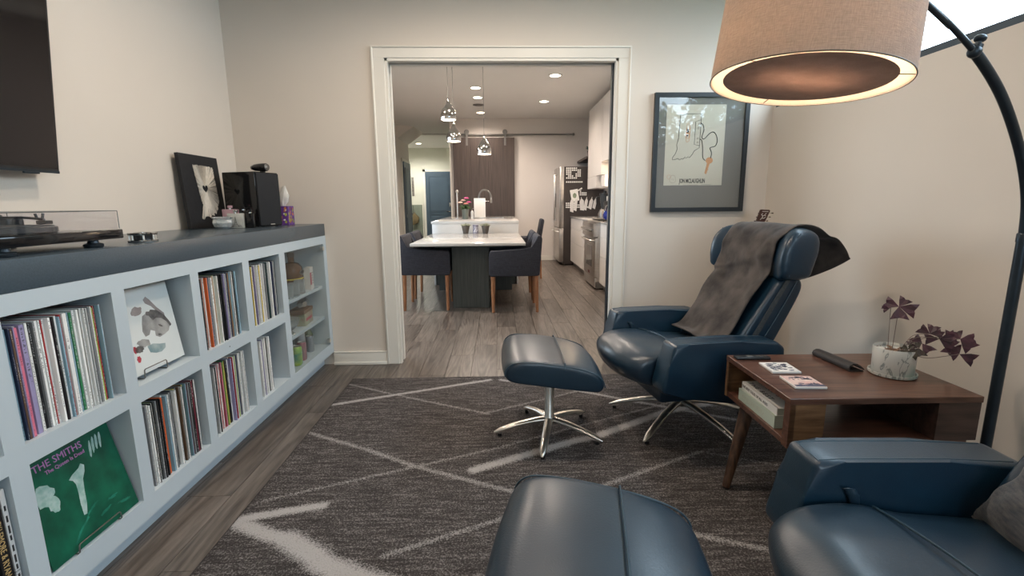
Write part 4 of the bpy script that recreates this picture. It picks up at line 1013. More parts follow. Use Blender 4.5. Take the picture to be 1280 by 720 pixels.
def recliner(label, loc, rz, a0):
    t = thing('recliner', label, 'armchair', (loc[0], loc[1], 0.0115), rz, 'blue leather recliners')
    star(t, .395, .12, a0-rz, .028, .235)
    bx('seat_frame', -.22, .26, -.26, .26, .225, .315, M_leather, t, bev=.02)
    seat = [(-.20, .42), (-.05, .435), (.10, .452), (.24, .472), (.34, .476), (.41, .462), (.455, .425), (.462, .385), (.440, .345), (.395, .318), (.30, .300), (.10, .290), (-.12, .285), (-.22, .30), (-.235, .36)]
    s = cushion('seat', seat, -.268, .268, M_leather_top, t, ny=9, crown=.020, plan=lambda x, u: (-.075*abs(u)**2.4 if x > .1 else 0), endr=.045, wr=.016)
    P = [Vector((.13+.02*abs(y), y*.245, .468+.021*(1-y*y))) for y in [k/8 for k in range(-8, 9)]]
    tb('seat_seam', P, .0028, M_piping, s, 6)
    for sgn in (-1, 1):
        pol = [(-.24, .552), (-.05, .562), (.20, .563), (.272, .560), (.292, .470), (.322, .365), (.318, .335), (.20, .306), (-.06, .262), (-.22, .258), (-.275, .30), (-.285, .42), (-.280, .52)]
        y0, y1 = (.278, .402) if sgn > 0 else (-.402, -.278)
        a = pr('armrest', pol, y0, y1, M_leather, t, bev=.016, seg=4)
        # top pad line and stitched edges
        for yy in (y0+.017, y1-.017):
            tb('piping', [(-.22, yy, .5525), (-.05, yy, .5615), (.20, yy, .5625), (.255, yy, .5600)], .0024, M_piping, a, 6)
        tb('front_piping', [(.2585, y0+.016, .5585), (.2585, y1-.016, .5585)], .0024, M_piping, a, 6)
        if sgn < 0 or True:
            yi = y0 if sgn > 0 else y1; d = -1 if sgn > 0 else 1
            bm = bmesh.new(); rings = []
            for (x, z, rr) in ((.175, .455, .012), (.180, .478, .014), (.192, .496, .0135), (.204, .502, .008)):
                rings.append([(x+rr*math.cos(q), yi+d*(.004+.010*(1+math.sin(q))*.6), z+rr*.5*math.sin(q)) for q in [2*PI*k/10 for k in range(10)]])
            loft(bm, rings); lv_ = fin('lever', bm, M_leather_top, a, True)
    back = [(-.11, .40), (-.150, .50), (-.222, .62), (-.295, .73), (-.345, .805), (-.37, .828), (-.43, .832), (-.488, .815), (-.490, .77), (-.440, .67), (-.375, .545), (-.315, .43), (-.25, .36), (-.16, .35)]
    b = cushion('backrest', back, -.262, .262, M_leather, t, ny=9, crown=0, plan=lambda x, u: .018*abs(u)**3, endr=.030)
    for s2 in (-1, 1):
        yy = s2*.2635
        pr('zip_band', [(-.235, .540), (-.205, .545), (-.362, .812), (-.388, .812)], yy-.0012, yy+.0012, M_zip, b)
        tb('side_seam', [(-.27, yy, .530), (-.33, yy, .63), (-.385, yy, .730), (-.425, yy, .808)], .0022, M_piping, b, 6)
    # winged head cushion: cross-sections from wing tip to wing tip
    rings = []
    for i in range(15):
        u = -1+2*i/14; au = abs(u); y = .318*u
        fx = .085*max(0, au-.55)**1.1*2.2
        top = 1.066-.014*au**4; bot = .808+.004*au**3; e = 1 if au < .999 else .80
        xf0 = -.378+fx; xb = -.500-.012*au*au; cxm = (xf0+xb)/2; czm = (top+bot)/2
        prof = [(xf0+.018, bot+.02), (xf0+.026, bot+.075), (xf0+.018, bot+.14), (xf0+.004, bot+.19), (xf0-.030, top-.02), (xf0-.060, top), ((xf0+xb)/2-.03, top+.002), (xb+.01, top-.012), (xb-.006, top-.05), (xb-.002, top-.12), (xb+.022, bot+.06), (xb+.032, bot+.01), (xb+.055, bot), (xf0+.02, bot)]
        rings.append([(cxm+(p[0]-cxm)*e, y-(0 if e == 1 else 0), czm+(p[1]-czm)*(e if e < 1 else 1)) for p in prof])
    bm = bmesh.new(); loft(bm, rings); h = fin('headrest', bm, M_leather, t); subsurf(h, 2)
    for s2 in (-1, 1):
        yy = s2*.3035
        tb('wing_seam', [(-.345, yy, .835), (-.345, yy, .93), (-.36, yy, 1.00), (-.385, yy, 1.040)], .0022, M_piping, h, 6)
    return t


recliner('blue leather swivel recliner with a brown blanket, beyond the wooden side table', (.992, 2.43), math.radians(188), math.radians(-136))
recliner('blue leather swivel recliner at the right edge with a grey-blue cushion', (1.030, .748), math.radians(178), math.radians(-100))

# blanket over the far recliner: a sheet laid down the back, over the top and behind
bl = thing('blanket', 'dark grey-brown suede blanket draped over the far recliner', 'blanket', (.992, 2.43, .0115), math.radians(188))
prof = [(-.045, .478), (-.090, .488), (-.128, .520), (-.185, .600), (-.245, .685), (-.300, .765), (-.326, .810), (-.336, .860), (-.342, .925), (-.356, .980), (-.385, 1.026), (-.425, 1.055), (-.470, 1.062), (-.508, 1.046), (-.540, 1.00), (-.562, .97), (-.574, .91), (-.580, .83), (-.580, .74)]
PP = spl([Vector((p[0], 0, p[1])) for p in prof], 4); n = len(PP); rows = []
for i, p in enumerate(PP):
    t = i/(n-1); row = []
    y0 = -.225; y1 = .200+.045*min(1, max(0, (t-.50)*5))
    for j in range(37):
        v = j/36; y = y0+(y1-y0)*v; q = Vector((p.x, y, p.z))
        d = PP[min(n-1, i+1)]-PP[max(0, i-1)]; nn = Vector((d.z, 0, -d.x)).normalized()
        amp = (.009+.011*math.sin(PI*min(1, t*1.3)))*(1-.75*max(0, min(1, (t-.5)/.15)))
        f = noise.noise(Vector((y*5, t*6, 1.3)))*amp*1.7+noise.noise(Vector((y*13+t*9, t*9-y*6, 4.1)))*amp*.8
        f += .012*math.exp(-((t-.40-.12*(v-.5))/.015)**2)*(1-v*.4)-.004*math.exp(-((t-.43)/.02)**2)
        q += nn*(max(-.004, f)+.012)
        if t > .66:   # the near corner hangs clear and swings out to a point
            k = (t-.66)/.34; w2 = max(0, (v-.22)/.78)
            q.x -= .140*k*w2; q.z += .170*k**2.6*w2*w2; q.x += .012*math.sin(v*11)*k*(1-w2)
        row.append(q)
    rows.append(row)
bm = bmesh.new(); loft(bm, rows, cap=False, closed=False); o = fin('blanket_cloth', bm, M_suede, bl, True)
md = o.modifiers.new('thickness', 'SOLIDIFY'); md.thickness = .008; md.offset = 0; subsurf(o, 1)

# cushion on the near recliner
cu = thing('cushion', 'grey-blue linen cushion at the right edge, leaning in the near recliner', 'cushion', (1.22, .76, .612), 0, rot=(math.radians(4), math.radians(32), math.radians(-14)))
S_ = .235; N_ = 22; bm = bmesh.new(); top = []; bot = []
for side in (1, -1):
    g = []
    for i in range(N_+1):
        row = []
        for j in range(N_+1):
            u = -1+2*i/N_; v = -1+2*j/N_; k = 1-.075*(1-v*v)*abs(u)**3; k2 = 1-.075*(1-u*u)*abs(v)**3
            h = (max(0, 1-u**4)*max(0, 1-v**4))**.55*.068
            q = Vector((side*h, v*S_*k2, u*S_*k)); q.x += side*noise.noise(Vector((u*3.1+side, v*3.7+u*2, .4)))*.020*min(1, h*18)+side*.007*noise.noise(Vector((u*9, v*2.5, 2)))
            row.append(bm.verts.new(q))
        g.append(row)
    for i in range(N_):
        for j in range(N_): bm.faces.new((g[i][j], g[i+1][j], g[i+1][j+1], g[i][j+1]))
bmesh.ops.remove_doubles(bm, verts=bm.verts, dist=.0004); o = fin('pillow_cover', bm, M_pillow, cu, True); subsurf(o, 1)
E_ = [(-1, -1), (-1, 1), (1, 1), (1, -1)]; P = []
for k in range(4):
    a, b_ = E_[k], E_[(k+1) % 4]
    for i in range(10):
        u = a[0]+(b_[0]-a[0])*i/10; v = a[1]+(b_[1]-a[1])*i/10; P.append((0, v*S_*(1-.075*(1-u*u)*abs(v)**3), u*S_*(1-.075*(1-v*v)*abs(u)**3)))
tb('edge_seam', P, .004, M_pillow, cu, 6, closed=True)

# ---------------------------------------------------------------- side table and what lies on it
TX, TY, TW, TD, TH = .985, 1.485, .665, .475, .54
st = thing('side_table', 'walnut side table with open shelf and splayed legs between the recliners', 'table', (TX, TY, 0.0115), math.radians(-1.0))
H = TH-.0115
bx('table_top', 0, TW, 0, TD, H-.022, H, M_walnut, st, bev=.0015, seg=1)
bx('lower_shelf', .006, TW-.03, .006, TD-.006, H-.182, H-.160, M_walnut, st, bev=.0015, seg=1)
bx('front_block', .004, .125, .002, .022, H-.160, H-.022, M_oakedge, st)
bx('left_post', .002, .022, .002, .034, H-.182, H-.022, M_walnut, st); bx('left_post', .002, .022, TD-.02, TD-.002, H-.182, H-.022, M_oakedge, st)
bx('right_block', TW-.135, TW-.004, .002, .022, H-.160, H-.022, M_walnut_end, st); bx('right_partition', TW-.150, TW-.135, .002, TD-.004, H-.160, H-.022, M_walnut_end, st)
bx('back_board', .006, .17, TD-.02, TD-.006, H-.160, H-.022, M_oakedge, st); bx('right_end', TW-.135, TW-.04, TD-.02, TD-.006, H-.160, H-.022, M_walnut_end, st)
for (x, y, dx, dy) in ((.08, .07, -.01, -.035), (.055, .365, -.100, -.060), (TW-.09, .07, .06, -.035), (TW-.09, TD-.07, .06, .045)):
    tb('leg', [(x, y, H-.182), (x+dx*.96, y+dy*.96, .018), (x+dx, y+dy, .006)], [.030, .0165, .0150], M_legwood, st, 16)
Zt = TH
rm = thing('remote_control', 'slim black remote control at the far left corner of the side table', 'remote', (1.075, 1.905, Zt+.0008), math.radians(-2))
bx('remote_body', -.072, .072, -.019, .019, 0, .011, M_black, rm, bev=.004); bx('button_ring', -.022, .004, -.012, .012, .0105, .0122, M_grey, rm, bev=.001)
for k in range(4): bx('button', .018+k*.012, .025+k*.012, -.006, .006, .0105, .012, M_grey, rm)
def notebook(name, label, x, y, rz, cols_, seed):
    b = thing(name, label, 'coaster', (x, y, Zt+.0008), rz)
    bx('tile', -.056, .056, -.056, .056, 0, .0085, M_label, b, bev=.0015); bx('print', -.053, .053, -.053, .053, .0083, .0092, cols_[0], b)
    r = random.Random(seed)
    for k in range(60):
        x_, y_ = r.uniform(-.040, .040), r.uniform(-.042, .042)
        if seed == 2 and y_ > -.02 and y_ < .014: continue
        pr('printed_patch', blob(x_, y_, r.uniform(.003, .009), r.uniform(.002, .006), 8, k, .4), .0090, .0096, cols_[1], b, axis='z')
    return b
M_navyp = mat('navy_print', (.045, .045, .085), .5, col2=(.12, .12, .16), vscale=80); M_rose = mat('rose_print', (.60, .33, .30), .5, col2=(.62, .50, .44), vscale=12)
notebook('coaster_tile', 'square tile coaster with dark speckled print, nearer the remote', 1.118, 1.775, math.radians(-4), (M_label, M_navyp), 1)
b = notebook('coaster_tile', 'square tile coaster with pink and dark blue print at the front edge', 1.112, 1.62, math.radians(-4), (M_rose, M_navyp), 2)
pr('dark_band', [(-.050, -.053), (.053, -.053), (.053, -.036), (.01, -.034), (-.02, -.040), (-.05, -.036)], .0092, .0098, M_navyp, b, axis='z')
# folded dark case, like a rolled sleeve
gc = thing('glasses_case', 'dark brown folded soft case lying on the side table', 'case', (1.388, 1.835, Zt+.001), math.radians(2))
prof = [(-.030, .0), (-.036, .012), (-.030, .026), (-.012, .034), (.010, .033), (.030, .024), (.050, .010), (.053, .0045), (.048, .006), (.028, .018), (.008, .027), (-.012, .028), (-.025, .021), (-.029, .012), (-.024, .005), (0, .004), (.045, .003), (.050, 0)]
M_case = mat('soft_brown_leather', (.030, .024, .022), .55, var=.15, vscale=20, bump=.3, bscale=200)
bm = bmesh.new(); rings = []
for i in range(9):
    y = -.105+.21*i/8; f = 1-.06*math.cos(i/8*PI); rings.append([(p[0]*f*(.68+.12*(1-i/8)), y, p[1]*(.82+.12*(1-i/8))) for p in prof])
loft(bm, rings); autosmooth(fin('case_flap', bm, M_case, gc), 50)
# plant pot
PX, PY = 1.515, 1.70
pot = thing('potted_oxalis', 'purple oxalis plant in a marbled white pot on the side table', 'plant', (PX, PY, Zt+.0008))
M_marble = mat('marbled_ceramic', (.62, .62, .58), .3); N = M_marble.node_tree.nodes; L = M_marble.node_tree.links; b = N['Principled BSDF']
tc = N.new('ShaderNodeTexCoord'); mp = N.new('ShaderNodeMapping'); mp.inputs['Scale'].default_value = (1, 1, .45); mp.inputs['Rotation'].default_value = (0, .5, 0); L.new(tc.outputs['Object'], mp.inputs['Vector'])
wv = N.new('ShaderNodeTexNoise'); wv.inputs['Scale'].default_value = 12; wv.inputs['Detail'].default_value = 3; wv.inputs['Distortion'].default_value = 2.2; L.new(mp.outputs[0], wv.inputs['Vector'])
ml = N.new('ShaderNodeMath'); ml.operation = 'MULTIPLY'; ml.inputs[1].default_value = 26; L.new(wv.outputs['Fac'], ml.inputs[0]); si = N.new('ShaderNodeMath'); si.operation = 'SINE'; L.new(ml.outputs[0], si.inputs[0])
hf = N.new('ShaderNodeMath'); hf.operation = 'MULTIPLY_ADD'; hf.inputs[1].default_value = .5; hf.inputs[2].default_value = .5; L.new(si.outputs[0], hf.inputs[0])
cr = N.new('ShaderNodeValToRGB'); e = cr.color_ramp.elements; e[0].position = .02; e[0].color = (.27, .29, .28, 1); e[1].position = .22; e[1].color = (.60, .60, .565, 1); L.new(hf.outputs[0], cr.inputs[0])
n4 = N.new('ShaderNodeTexNoise'); n4.inputs['Scale'].default_value = 7; L.new(tc.outputs['Object'], n4.inputs['Vector']); cr2 = N.new('ShaderNodeValToRGB'); e = cr2.color_ramp.elements; e[0].position = .56; e[0].color = (1, 1, 1, 1); e[1].position = .74; e[1].color = (.55, .80, .74, 1); L.new(n4.outputs['Fac'], cr2.inputs[0])
mx = N.new('ShaderNodeMix'); mx.data_type = 'RGBA'; mx.blend_type = 'MULTIPLY'; mx.inputs[0].default_value = 1; L.new(cr.outputs[0], mx.inputs[6]); L.new(cr2.outputs[0], mx.inputs[7]); L.new(mx.outputs[2], b.inputs['Base Color'])
lt('saucer', [(0, 0), (.072, 0), (.077, .003), (.078, .013), (.074, .013), (.070, .006), (0, .006)], M_marble, pot, 40)
lt('pot_body', [(0, .0065), (.063, .0065), (.067, .012), (.069, .105), (.0675, .108), (.065, .105), (.064, .094), (0, .094)], M_marble, pot, 40)
lt('soil', [(.0638, .092), (.0, .096)], mat('potting_bark', (.10, .055, .035), .95, col2=(.30, .17, .11), vscale=120, bump=1, bscale=150, bdist=.006), pot, 24)
bm = bmesh.new(); r = random.Random(11)
for k in range(60):
    a, q = r.uniform(0, 2*PI), .06*math.sqrt(r.random()); sphere(bm, (q*math.cos(a), q*math.sin(a), .096), r.uniform(.002, .0045), 5, 3, (1, 1, .6))
o = fin('soil_chips', bm, mat('bark_chips', (.16, .09, .06), .9, col2=(.38, .24, .16), vscale=60), pot); tag(o, kind='stuff')
M_ox = mat('purple_leaf', (.075, .022, .040), .5, col2=(.035, .014, .022), vscale=40); M_ox2 = mat('green_purple_leaf', (.060, .052, .034), .5, col2=(.035, .022, .020), vscale=40); M_stem = mat('stem', (.20, .15, .13), .6, var=.1)
def leaflet(c, ang, s, m, parent, n, fold=.10):
    """one triangular oxalis leaflet, point at the centre, folded along its middle"""
    bm = bmesh.new(); P = [(0, 0, 0), (s*.55, -s*.36, .05*s), (s*1.0, -s*.56, -fold*s), (s*.96, -s*.2, .04*s), (s*.88, 0, -.05*s), (s*.96, s*.2, .04*s), (s*1.0, s*.56, -fold*s), (s*.55, s*.36, .05*s)]
    V = [bm.verts.new(p) for p in P]; W_ = [bm.verts.new((p[0], p[1], p[2]-.0008)) for p in P]
    for f in ((0, 1, 4), (1, 2, 3), (1, 3, 4), (0, 4, 7), (4, 5, 7), (5, 6, 7)):
        bm.faces.new([V[i] for i in f]); bm.faces.new([W_[i] for i in f[::-1]])
    for i in range(8): bm.faces.new((V[i], V[(i+1) % 8], W_[(i+1) % 8], W_[i]))
    n = Vector(n).normalized(); u = Vector((.75, -.66, 0)); u = (u-n*u.dot(n)).normalized(); v = n.cross(u)
    d = u*math.cos(ang)+v*math.sin(ang); e = n.cross(d)
    bm.transform(Matrix(((d.x, e.x, n.x, c[0]), (d.y, e.y, n.y, c[1]), (d.z, e.z, n.z, c[2]), (0, 0, 0, 1))))
    return fin('leaflet', bm, m, parent)
rl = random.Random(8)
def head(tip, leaves, m, base=(0, 0, .095), sag=.02):
    b0 = Vector(base); t0 = Vector(tip); mid = (b0+t0)/2+Vector((0, 0, sag)); sm = tb('stem', spl([b0, b0.lerp(mid, .5)+Vector((0, 0, sag*.4)), mid, t0], 5), .0012, M_stem, pot, 6)
    for a, s in leaves:
        a = math.radians(a); dr = .25   # each leaflet droops outward a little and turns to the light of the room
        leaflet(t0, a, s*.86, m, sm, (-.60+rl.uniform(-.12, .12), -.62+rl.uniform(-.12, .12), .50+rl.uniform(-.2, .25)))
head((-.008, 0, .266), ((163, .056), (62, .046), (-82, .060), (-12, .062)), M_ox, (-.012, 0, .095), .0)
head((-.022, .02, .258), ((200, .030),), M_ox, (-.02, .01, .095), -.01)
head((.118, -.01, .160), ((150, .044), (75, .044), (15, .040)), M_ox, (.02, 0, .095), .03)
head((.084, -.02, .126), ((205, .050), (140, .042), (-50, .048)), M_ox, (.02, -.01, .095), .02)
head((.158, -.01, .140), ((20, .056), (-28, .060), (190, .050), (95, .036)), M_ox, (.02, 0, .095), .03)
head((.240, -.01, .138), ((172, .056), (112, .040), (12, .050), (-42, .058)), M_ox, (.03, 0, .095), .03)
head((.236, -.02, .082), ((152, .056), (-22, .056), (215, .034), (115, .040)), M_ox, (.03, -.02, .095), -.02)
head((.032, -.066, .122), ((235, .048), (-70, .036), (110, .030)), M_ox2, (0, -.03, .095), .01)
head((.006, -.050, .112), ((225, .034), (150, .026), (60, .028)), M_ox2, (0, -.03, .095), .005)
# books in the open end of the side table
def book(name, label, loc, rz, dx, dy, h, m, spine=None):
    b = thing(name, label, 'book', loc, rz)
    bx('cover', 0, dx, 0, dy, 0, .0025, m, b); bx('cover', 0, dx, 0, dy, h-.0025, h, m, b); bx('spine', -.0015, .002, 0, dy, 0, h, m, b)
    bx('pages', .002, dx-.002, .002, dy-.002, .0025, h-.0025, M_pages, b); return b
M_pages = mat('book_pages', (.50, .56, .48), .8, var=.06, vscale=300, stretch=(.02, .02, 1)); M_palebook = mat('pale_green_cover', (.46, .53, .45), .5, var=.02); M_whitebook = mat('white_cover', (.82, .80, .76), .45, var=.02)
bz = TH-.160+.0008
b1 = book('book', 'thick pale green book at the bottom of the side table stack', (1.003, 1.590, bz), math.radians(-1), .15, .27, .048, M_palebook)
text('spine_lettering', 'COLLECTED', .030, mat('faint_print', (.46, .48, .42), .6, var=.05), b1, basis((0, -1, 0), (0, 0, 1), (-.0018, .24, .014)), ext=.0003, sx=1.0)
b2 = book('book', 'white book with black cover lettering lying on the pale green book', (1.008, 1.588, bz+.0488), math.radians(-2), .145, .268, .030, M_whitebook)
for k, s_ in enumerate(('THE BEST', 'TALES OF', 'ALL AGES')): text('cover_lettering', s_, .027, M_ink, b2, basis((0, -1, 0), (1, 0, 0), (.014+.042*k, .250, .0303)), ext=.0003, sx=1.15, sp=1.35)
text('spine_lettering', 'THE BEST TALES OF ALL AGES', .015, M_ink, b2, basis((0, -1, 0), (0, 0, 1), (-.0018, .265, .009)), ext=.0003, sx=1.0)
bk = book('booklet', 'thin pale booklet pushed under the tabletop at the back', (1.19, 1.76, bz), .1, .13, .10, .010, M_palebook)
kr = thing('key_ring', 'small metal key ring at the front end of the lower shelf', 'keys', (1.018, 1.545, bz))
tb('ring', [(.012*math.cos(a), .012*math.sin(a), .002+.0) for a in [k*PI/8 for k in range(16)]], .0012, M_polish, kr, 6, closed=True); bx('key', .006, .012, -.036, -.008, 0, .002, M_grey, kr); bx('key', -.014, -.008, -.032, -.008, .0, .002, M_grey, kr)
cd = tag(tb('cable', [(1.62, 1.97, .45), (1.63, 1.965, .30), (1.60, 1.955, .16), (1.66, 1.94, .016), (1.80, 1.95, .016), (1.945, 1.90, .016)], .003, M_black, None, 6), 'thin black cable hanging behind the side table', 'cable')

# ---------------------------------------------------------------- arc floor lamp
SX, SY, SZ, SR = .794, 1.273, 1.502, .226
lamp = thing('arc_floor_lamp', 'dark arc floor lamp with a wide linen drum shade', 'lamp', (1.785, 1.562, 0))
def LW(p): return (p[0]-1.785, p[1]-1.562, p[2])
lt('base', [(0, .0118), (.15, .0118), (.155, .016), (.155, .030), (.148, .034), (.02, .036), (.018, .05), (0, .05)], M_darkmetal, lamp, 40)
tb('pole', [(0, 0, .03), (0, 0, 1.06)], .0165, M_darkmetal, lamp, 18)
lt('pole_joint', [(0, 1.058), (.0185, 1.058), (.0185, 1.085), (.015, 1.09), (0, 1.09)], M_darkmetal, lamp, 18)
arc = spl([LW(p) for p in [(1.785, 1.562, 1.07), (1.765, 1.556, 1.20), (1.695, 1.536, 1.345), (1.575, 1.502, 1.500), (1.445, 1.464, 1.607), (1.303, 1.424, 1.689), (1.189, 1.391, 1.738)]], 8)
tb('arc_tube', arc[:-14], .0140, M_darkmetal, lamp, 16)
arc2 = spl([LW(p) for p in [(1.30, 1.424, 1.689), (1.189, 1.391, 1.738), (1.05, 1.354, 1.782), (.92, 1.317, 1.806), (.84, 1.294, 1.800), (SX, SY, 1.775), (SX, SY, 1.72)]], 8)
tb('inner_tube', arc[-18:-1]+arc2, .0085, M_darkmetal, lamp, 12)
kx = arc[-15]; kn = lt('clamp_knob', [(0, 0), (.014, 0), (.014, .012), (.008, .014), (.008, .024), (0, .024)], M_darkmetal, lamp, 14, rot=(0, math.radians(15), 0), loc=(kx[0]+.004, kx[1], kx[2]+.008))
bm = bmesh.new(); sphere(bm, (0, 0, 0), .016, 14, 8, (1, 1, .7)); fin('knob_head', bm, M_darkmetal, kn, True, loc=(0, 0, .030)); bm = bmesh.new(); sphere(bm, (0, 0, 0), .018, 14, 8); fin('clamp_collar', bm, M_darkmetal, lamp, True, loc=tuple(kx))
SHH = .272
sh = lt('lamp_shade', [(SR, 0), (SR*.955, SHH), (SR*.955-.0015, SHH), (SR-.0018, 0)], M_linen, lamp, 72, ang=80, loc=LW((SX, SY, SZ)), rot=(math.radians(-1.8), math.radians(6.2), 0))
for z, rr in ((0, SR), (SHH, SR*.955)): tb('rim', [(rr*math.cos(a), rr*math.sin(a), z) for a in [k*2*PI/72 for k in range(72)]], .0016, M_rim, sh, 6, closed=True)
lt('shade_lining', [(SR-.004, .003), (SR*.955-.004, SHH-.002)], M_lining, sh, 72, ang=80)
lt('diffuser', [(0, .0085), (SR*.855, .0085), (SR*.86, .0075), (SR*.855, .0065), (0, .0065)], M_diff, sh, 60, ang=80)
for k in range(3):
    a = math.radians(205+k*120); tb('spoke', [(SR*.85*math.cos(a), SR*.85*math.sin(a), .007), ((SR-.002)*math.cos(a), (SR-.002)*math.sin(a), .004)], .0012, M_rim, sh, 6)
bm = bmesh.new()
for k in range(3):
    a = math.radians(30+k*120); tube(bm, [(0, 0, .212), (SR*.955*math.cos(a), SR*.955*math.sin(a), SHH-.003)], .002, 6)
fin('spider', bm, M_grey, sh)
lt('socket', [(0, .15), (.018, .15), (.018, .215), (0, .215)], M_white, sh, 16)
bm = bmesh.new()
for k in range(2): sphere(bm, (.055*(1 if k else -1), 0, .125), .028, 16, 10)
fin('bulb', bm, M_bulbw, sh, True)
for k in range(2):
    d = bpy.data.lights.new('lamp_bulb', 'POINT'); d.energy = LAMP_W/2; d.color = (1, .73, .49); d.shadow_soft_size = .034
    o = bpy.data.objects.new('lamp_bulb_light', d); COL.objects.link(o); o.parent = sh; o.location = (.055*(1 if k else -1), 0, .085)
# ---------------------------------------------------------------- guitar standing in the corner behind the recliner (only its head shows)
M_rose_w = mat('rosewood', (.060, .022, .016), .35, var=.25, vscale=30); M_pearl = mat('pearl_inlay', (.62, .58, .55), .25, var=.1, vscale=40)
M_spruce = woodmat('spruce', (.30, .17, .08), (.52, .34, .17), stretch=(30, 8, 1), rough=.3)
gt = thing('acoustic_guitar', 'dark guitar head with white inlay peeking above the far recliner', 'guitar', (1.74, 3.245, 0), 0)
g = bpy.data.objects.new('x', None); bpy.data.objects.remove(g)
def gp(x, z): return (x, z)
body = []
for k in range(48):
    a = 2*PI*k/48; z = .24*math.sin(a); r_ = .185-.03*math.sin(a)-.035*math.exp(-((z-.03)/.07)**2); body.append((r_*math.cos(a)*(1), .30+z))
pr('body', body, -.045, .045, M_rose_w, gt, axis='y', bev=.004, seg=2)
pr('soundboard', [(p[0]*.965, .30+(p[1]-.30)*.975) for p in body], -.0475, -.0445, M_spruce, gt)
lt('sound_hole', [(0, 0), (.045, 0), (.045, .001), (0, .001)], M_black, gt, 24, rot=(PI/2, 0, 0), loc=(.02, -.0474, .40))
bx('bridge', -.07, .07, -.056, -.0475, .19, .215, M_rose_w, gt)
nk = pr('neck', [(-.022, .50), (.026, .50), (.052, 1.05), (.012, 1.055)], -.060, -.040, M_rose_w, gt)
hd = pr('headstock', [(.010, 1.045), (.056, 1.043), (.078, 1.085), (.100, 1.140), (.094, 1.146), (.040, 1.149), (.034, 1.143), (.016, 1.085)], -.058, -.044, M_rose_w, gt)
pr('inlay', [(.046, 1.138), (.088, 1.136), (.086, 1.132), (.046, 1.134)], -.0588, -.0578, M_pearl, hd)
bm = bmesh.new()
for P in ([(.034, 1.080), (.046, 1.092), (.052, 1.106), (.064, 1.112), (.074, 1.124)], [(.046, 1.092), (.060, 1.090), (.070, 1.098)], [(.052, 1.106), (.042, 1.114), (.050, 1.122)], [(.060, 1.110), (.072, 1.106)]): tube(bm, [(p[0], -.0585, p[1]) for p in spl([Vector((q[0], 0, q[1])).xz for q in P] if False else [(q[0], q[1]) for q in P], 4)], .0022, 5)
fin('inlay_scroll', bm, M_pearl, hd)
for k in range(3):
    for s2 in (-1, 1):
        z = 1.072+.026*k; xc = .046+.014*k+s2*(.024+.002*k); tb('tuning_peg', [(xc, -.051, z), (xc+s2*.014, -.051, z)], .0025, M_polish, hd, 6); lt('peg_button', [(0, 0), (.006, 0), (.006, .009), (0, .009)], M_rose_w, hd, 10, rot=(0, s2*PI/2, 0), loc=(xc+s2*.013, -.051, z), sx=.6)
    tb('string', [(-.004+.006*k, -.0605, .20), (.026+.006*k, -.0605, 1.05)], .0005, M_chrome, gt, 4)
tb('stand_leg', [(-.12, -.12, .0215), (0, .07, .12), (.14, -.12, .0215)], .008, M_black, gt); tb('stand_leg', [(0, .07, .12), (.02, .16, .0095)], .008, M_black, gt); tb('stand_post', [(0, .07, .12), (.02, .065, .62)], .008, M_black, gt); tb('stand_yoke', [(-.05, -.05, .60), (-.045, .06, .62), (.085, .06, .62), (.09, -.05, .60)], .007, M_black, gt)

# ---------------------------------------------------------------- kitchen: dining table, chairs, island
TXL, TXR, TY0, TY1 = -.972, .298, 5.20, 7.02
dt = thing('dining_table', 'white quartz dining table on a dark green pedestal, joined to the island', 'table', (0, 0, 0))
bx('table_top', TXL, TXR, TY0, TY1, .745, .777, M_quartz, dt, bev=.003); bx('underframe', -.72, .05, 5.38, 7.0, .715, .7445, M_basegreen, dt)
bx('pedestal', -.540, -.113, 5.44, 6.25, .0005, .715, M_basegreen, dt, bev=.003, seg=1); bx('support_panel', -.84, .183, 6.60, 6.64, .0005, .715, M_basegreen, dt)
isl = thing('kitchen_island', 'long white kitchen island standing a step above the dining table', 'island', (0, 0, 0))
bx('island_base', -.96, .25, 7.08, 9.6, .0005, .915, M_basegreen, isl); bx('end_panel', -.972, .298, 7.022, 7.052, .30, .914, M_quartz, isl, bev=.002); bx('waterfall_side', -.972, -.945, 7.053, 9.66, .0005, .914, M_quartz, isl); bx('waterfall_side', .271, .298, 7.053, 9.66, .0005, .914, M_quartz, isl)
bx('island_top', -.985, .306, 7.015, 9.70, .9145, .953, M_quartz, isl, bev=.002)
bx('sink_rim', -.42, .10, 8.55, 8.95, .953, .957, M_steel, isl); bx('sink_bowl', -.40, .08, 8.57, 8.93, .9572, .9578, M_darkmetal, isl)
def dining_chair(label, x, y, face):
    t = thing('dining_chair', label, 'chair', (x, y, 0), 0 if face > 0 else PI, 'charcoal dining armchairs')
    # local: faces +x, back at -x ; footprint x -.29..+.27, y +-.28
    sk = [(-.255, .415), (.265, .410), (.285, .43), (.285, .655), (.265, .695), (-.10, .702), (-.19, .72), (-.24, .845), (-.262, .858), (-.292, .850), (-.300, .82), (-.272, .43)]
    for s2 in (-1, 1):
        y0 = .225 if s2 > 0 else -.285
        pr('arm_panel', sk, y0, y0+.06, M_darkfab, t, bev=.010, seg=3)
    pr('backrest', [(-.298, .835), (-.285, .856), (-.258, .858), (-.235, .84), (-.170, .50), (-.255, .42), (-.275, .43)], -.226, .226, M_darkfab, t, bev=.012, seg=3)
    bx('seat_pad', -.20, .275, -.224, .224, .42, .505, M_darkfab, t, bev=.02, seg=3)
    for (xx, yy) in ((-.235, -.25), (-.235, .25), (.245, -.25), (.245, .25)):
        tb('leg', [(xx, yy, .425), (xx+(.0 if xx > 0 else -.012), yy, .0008)], [.024, .0165], M_teak, t, 8)
    return t
dining_chair('charcoal armchair at the left side of the dining table, nearest the doorway', -.833, 5.58, 1)
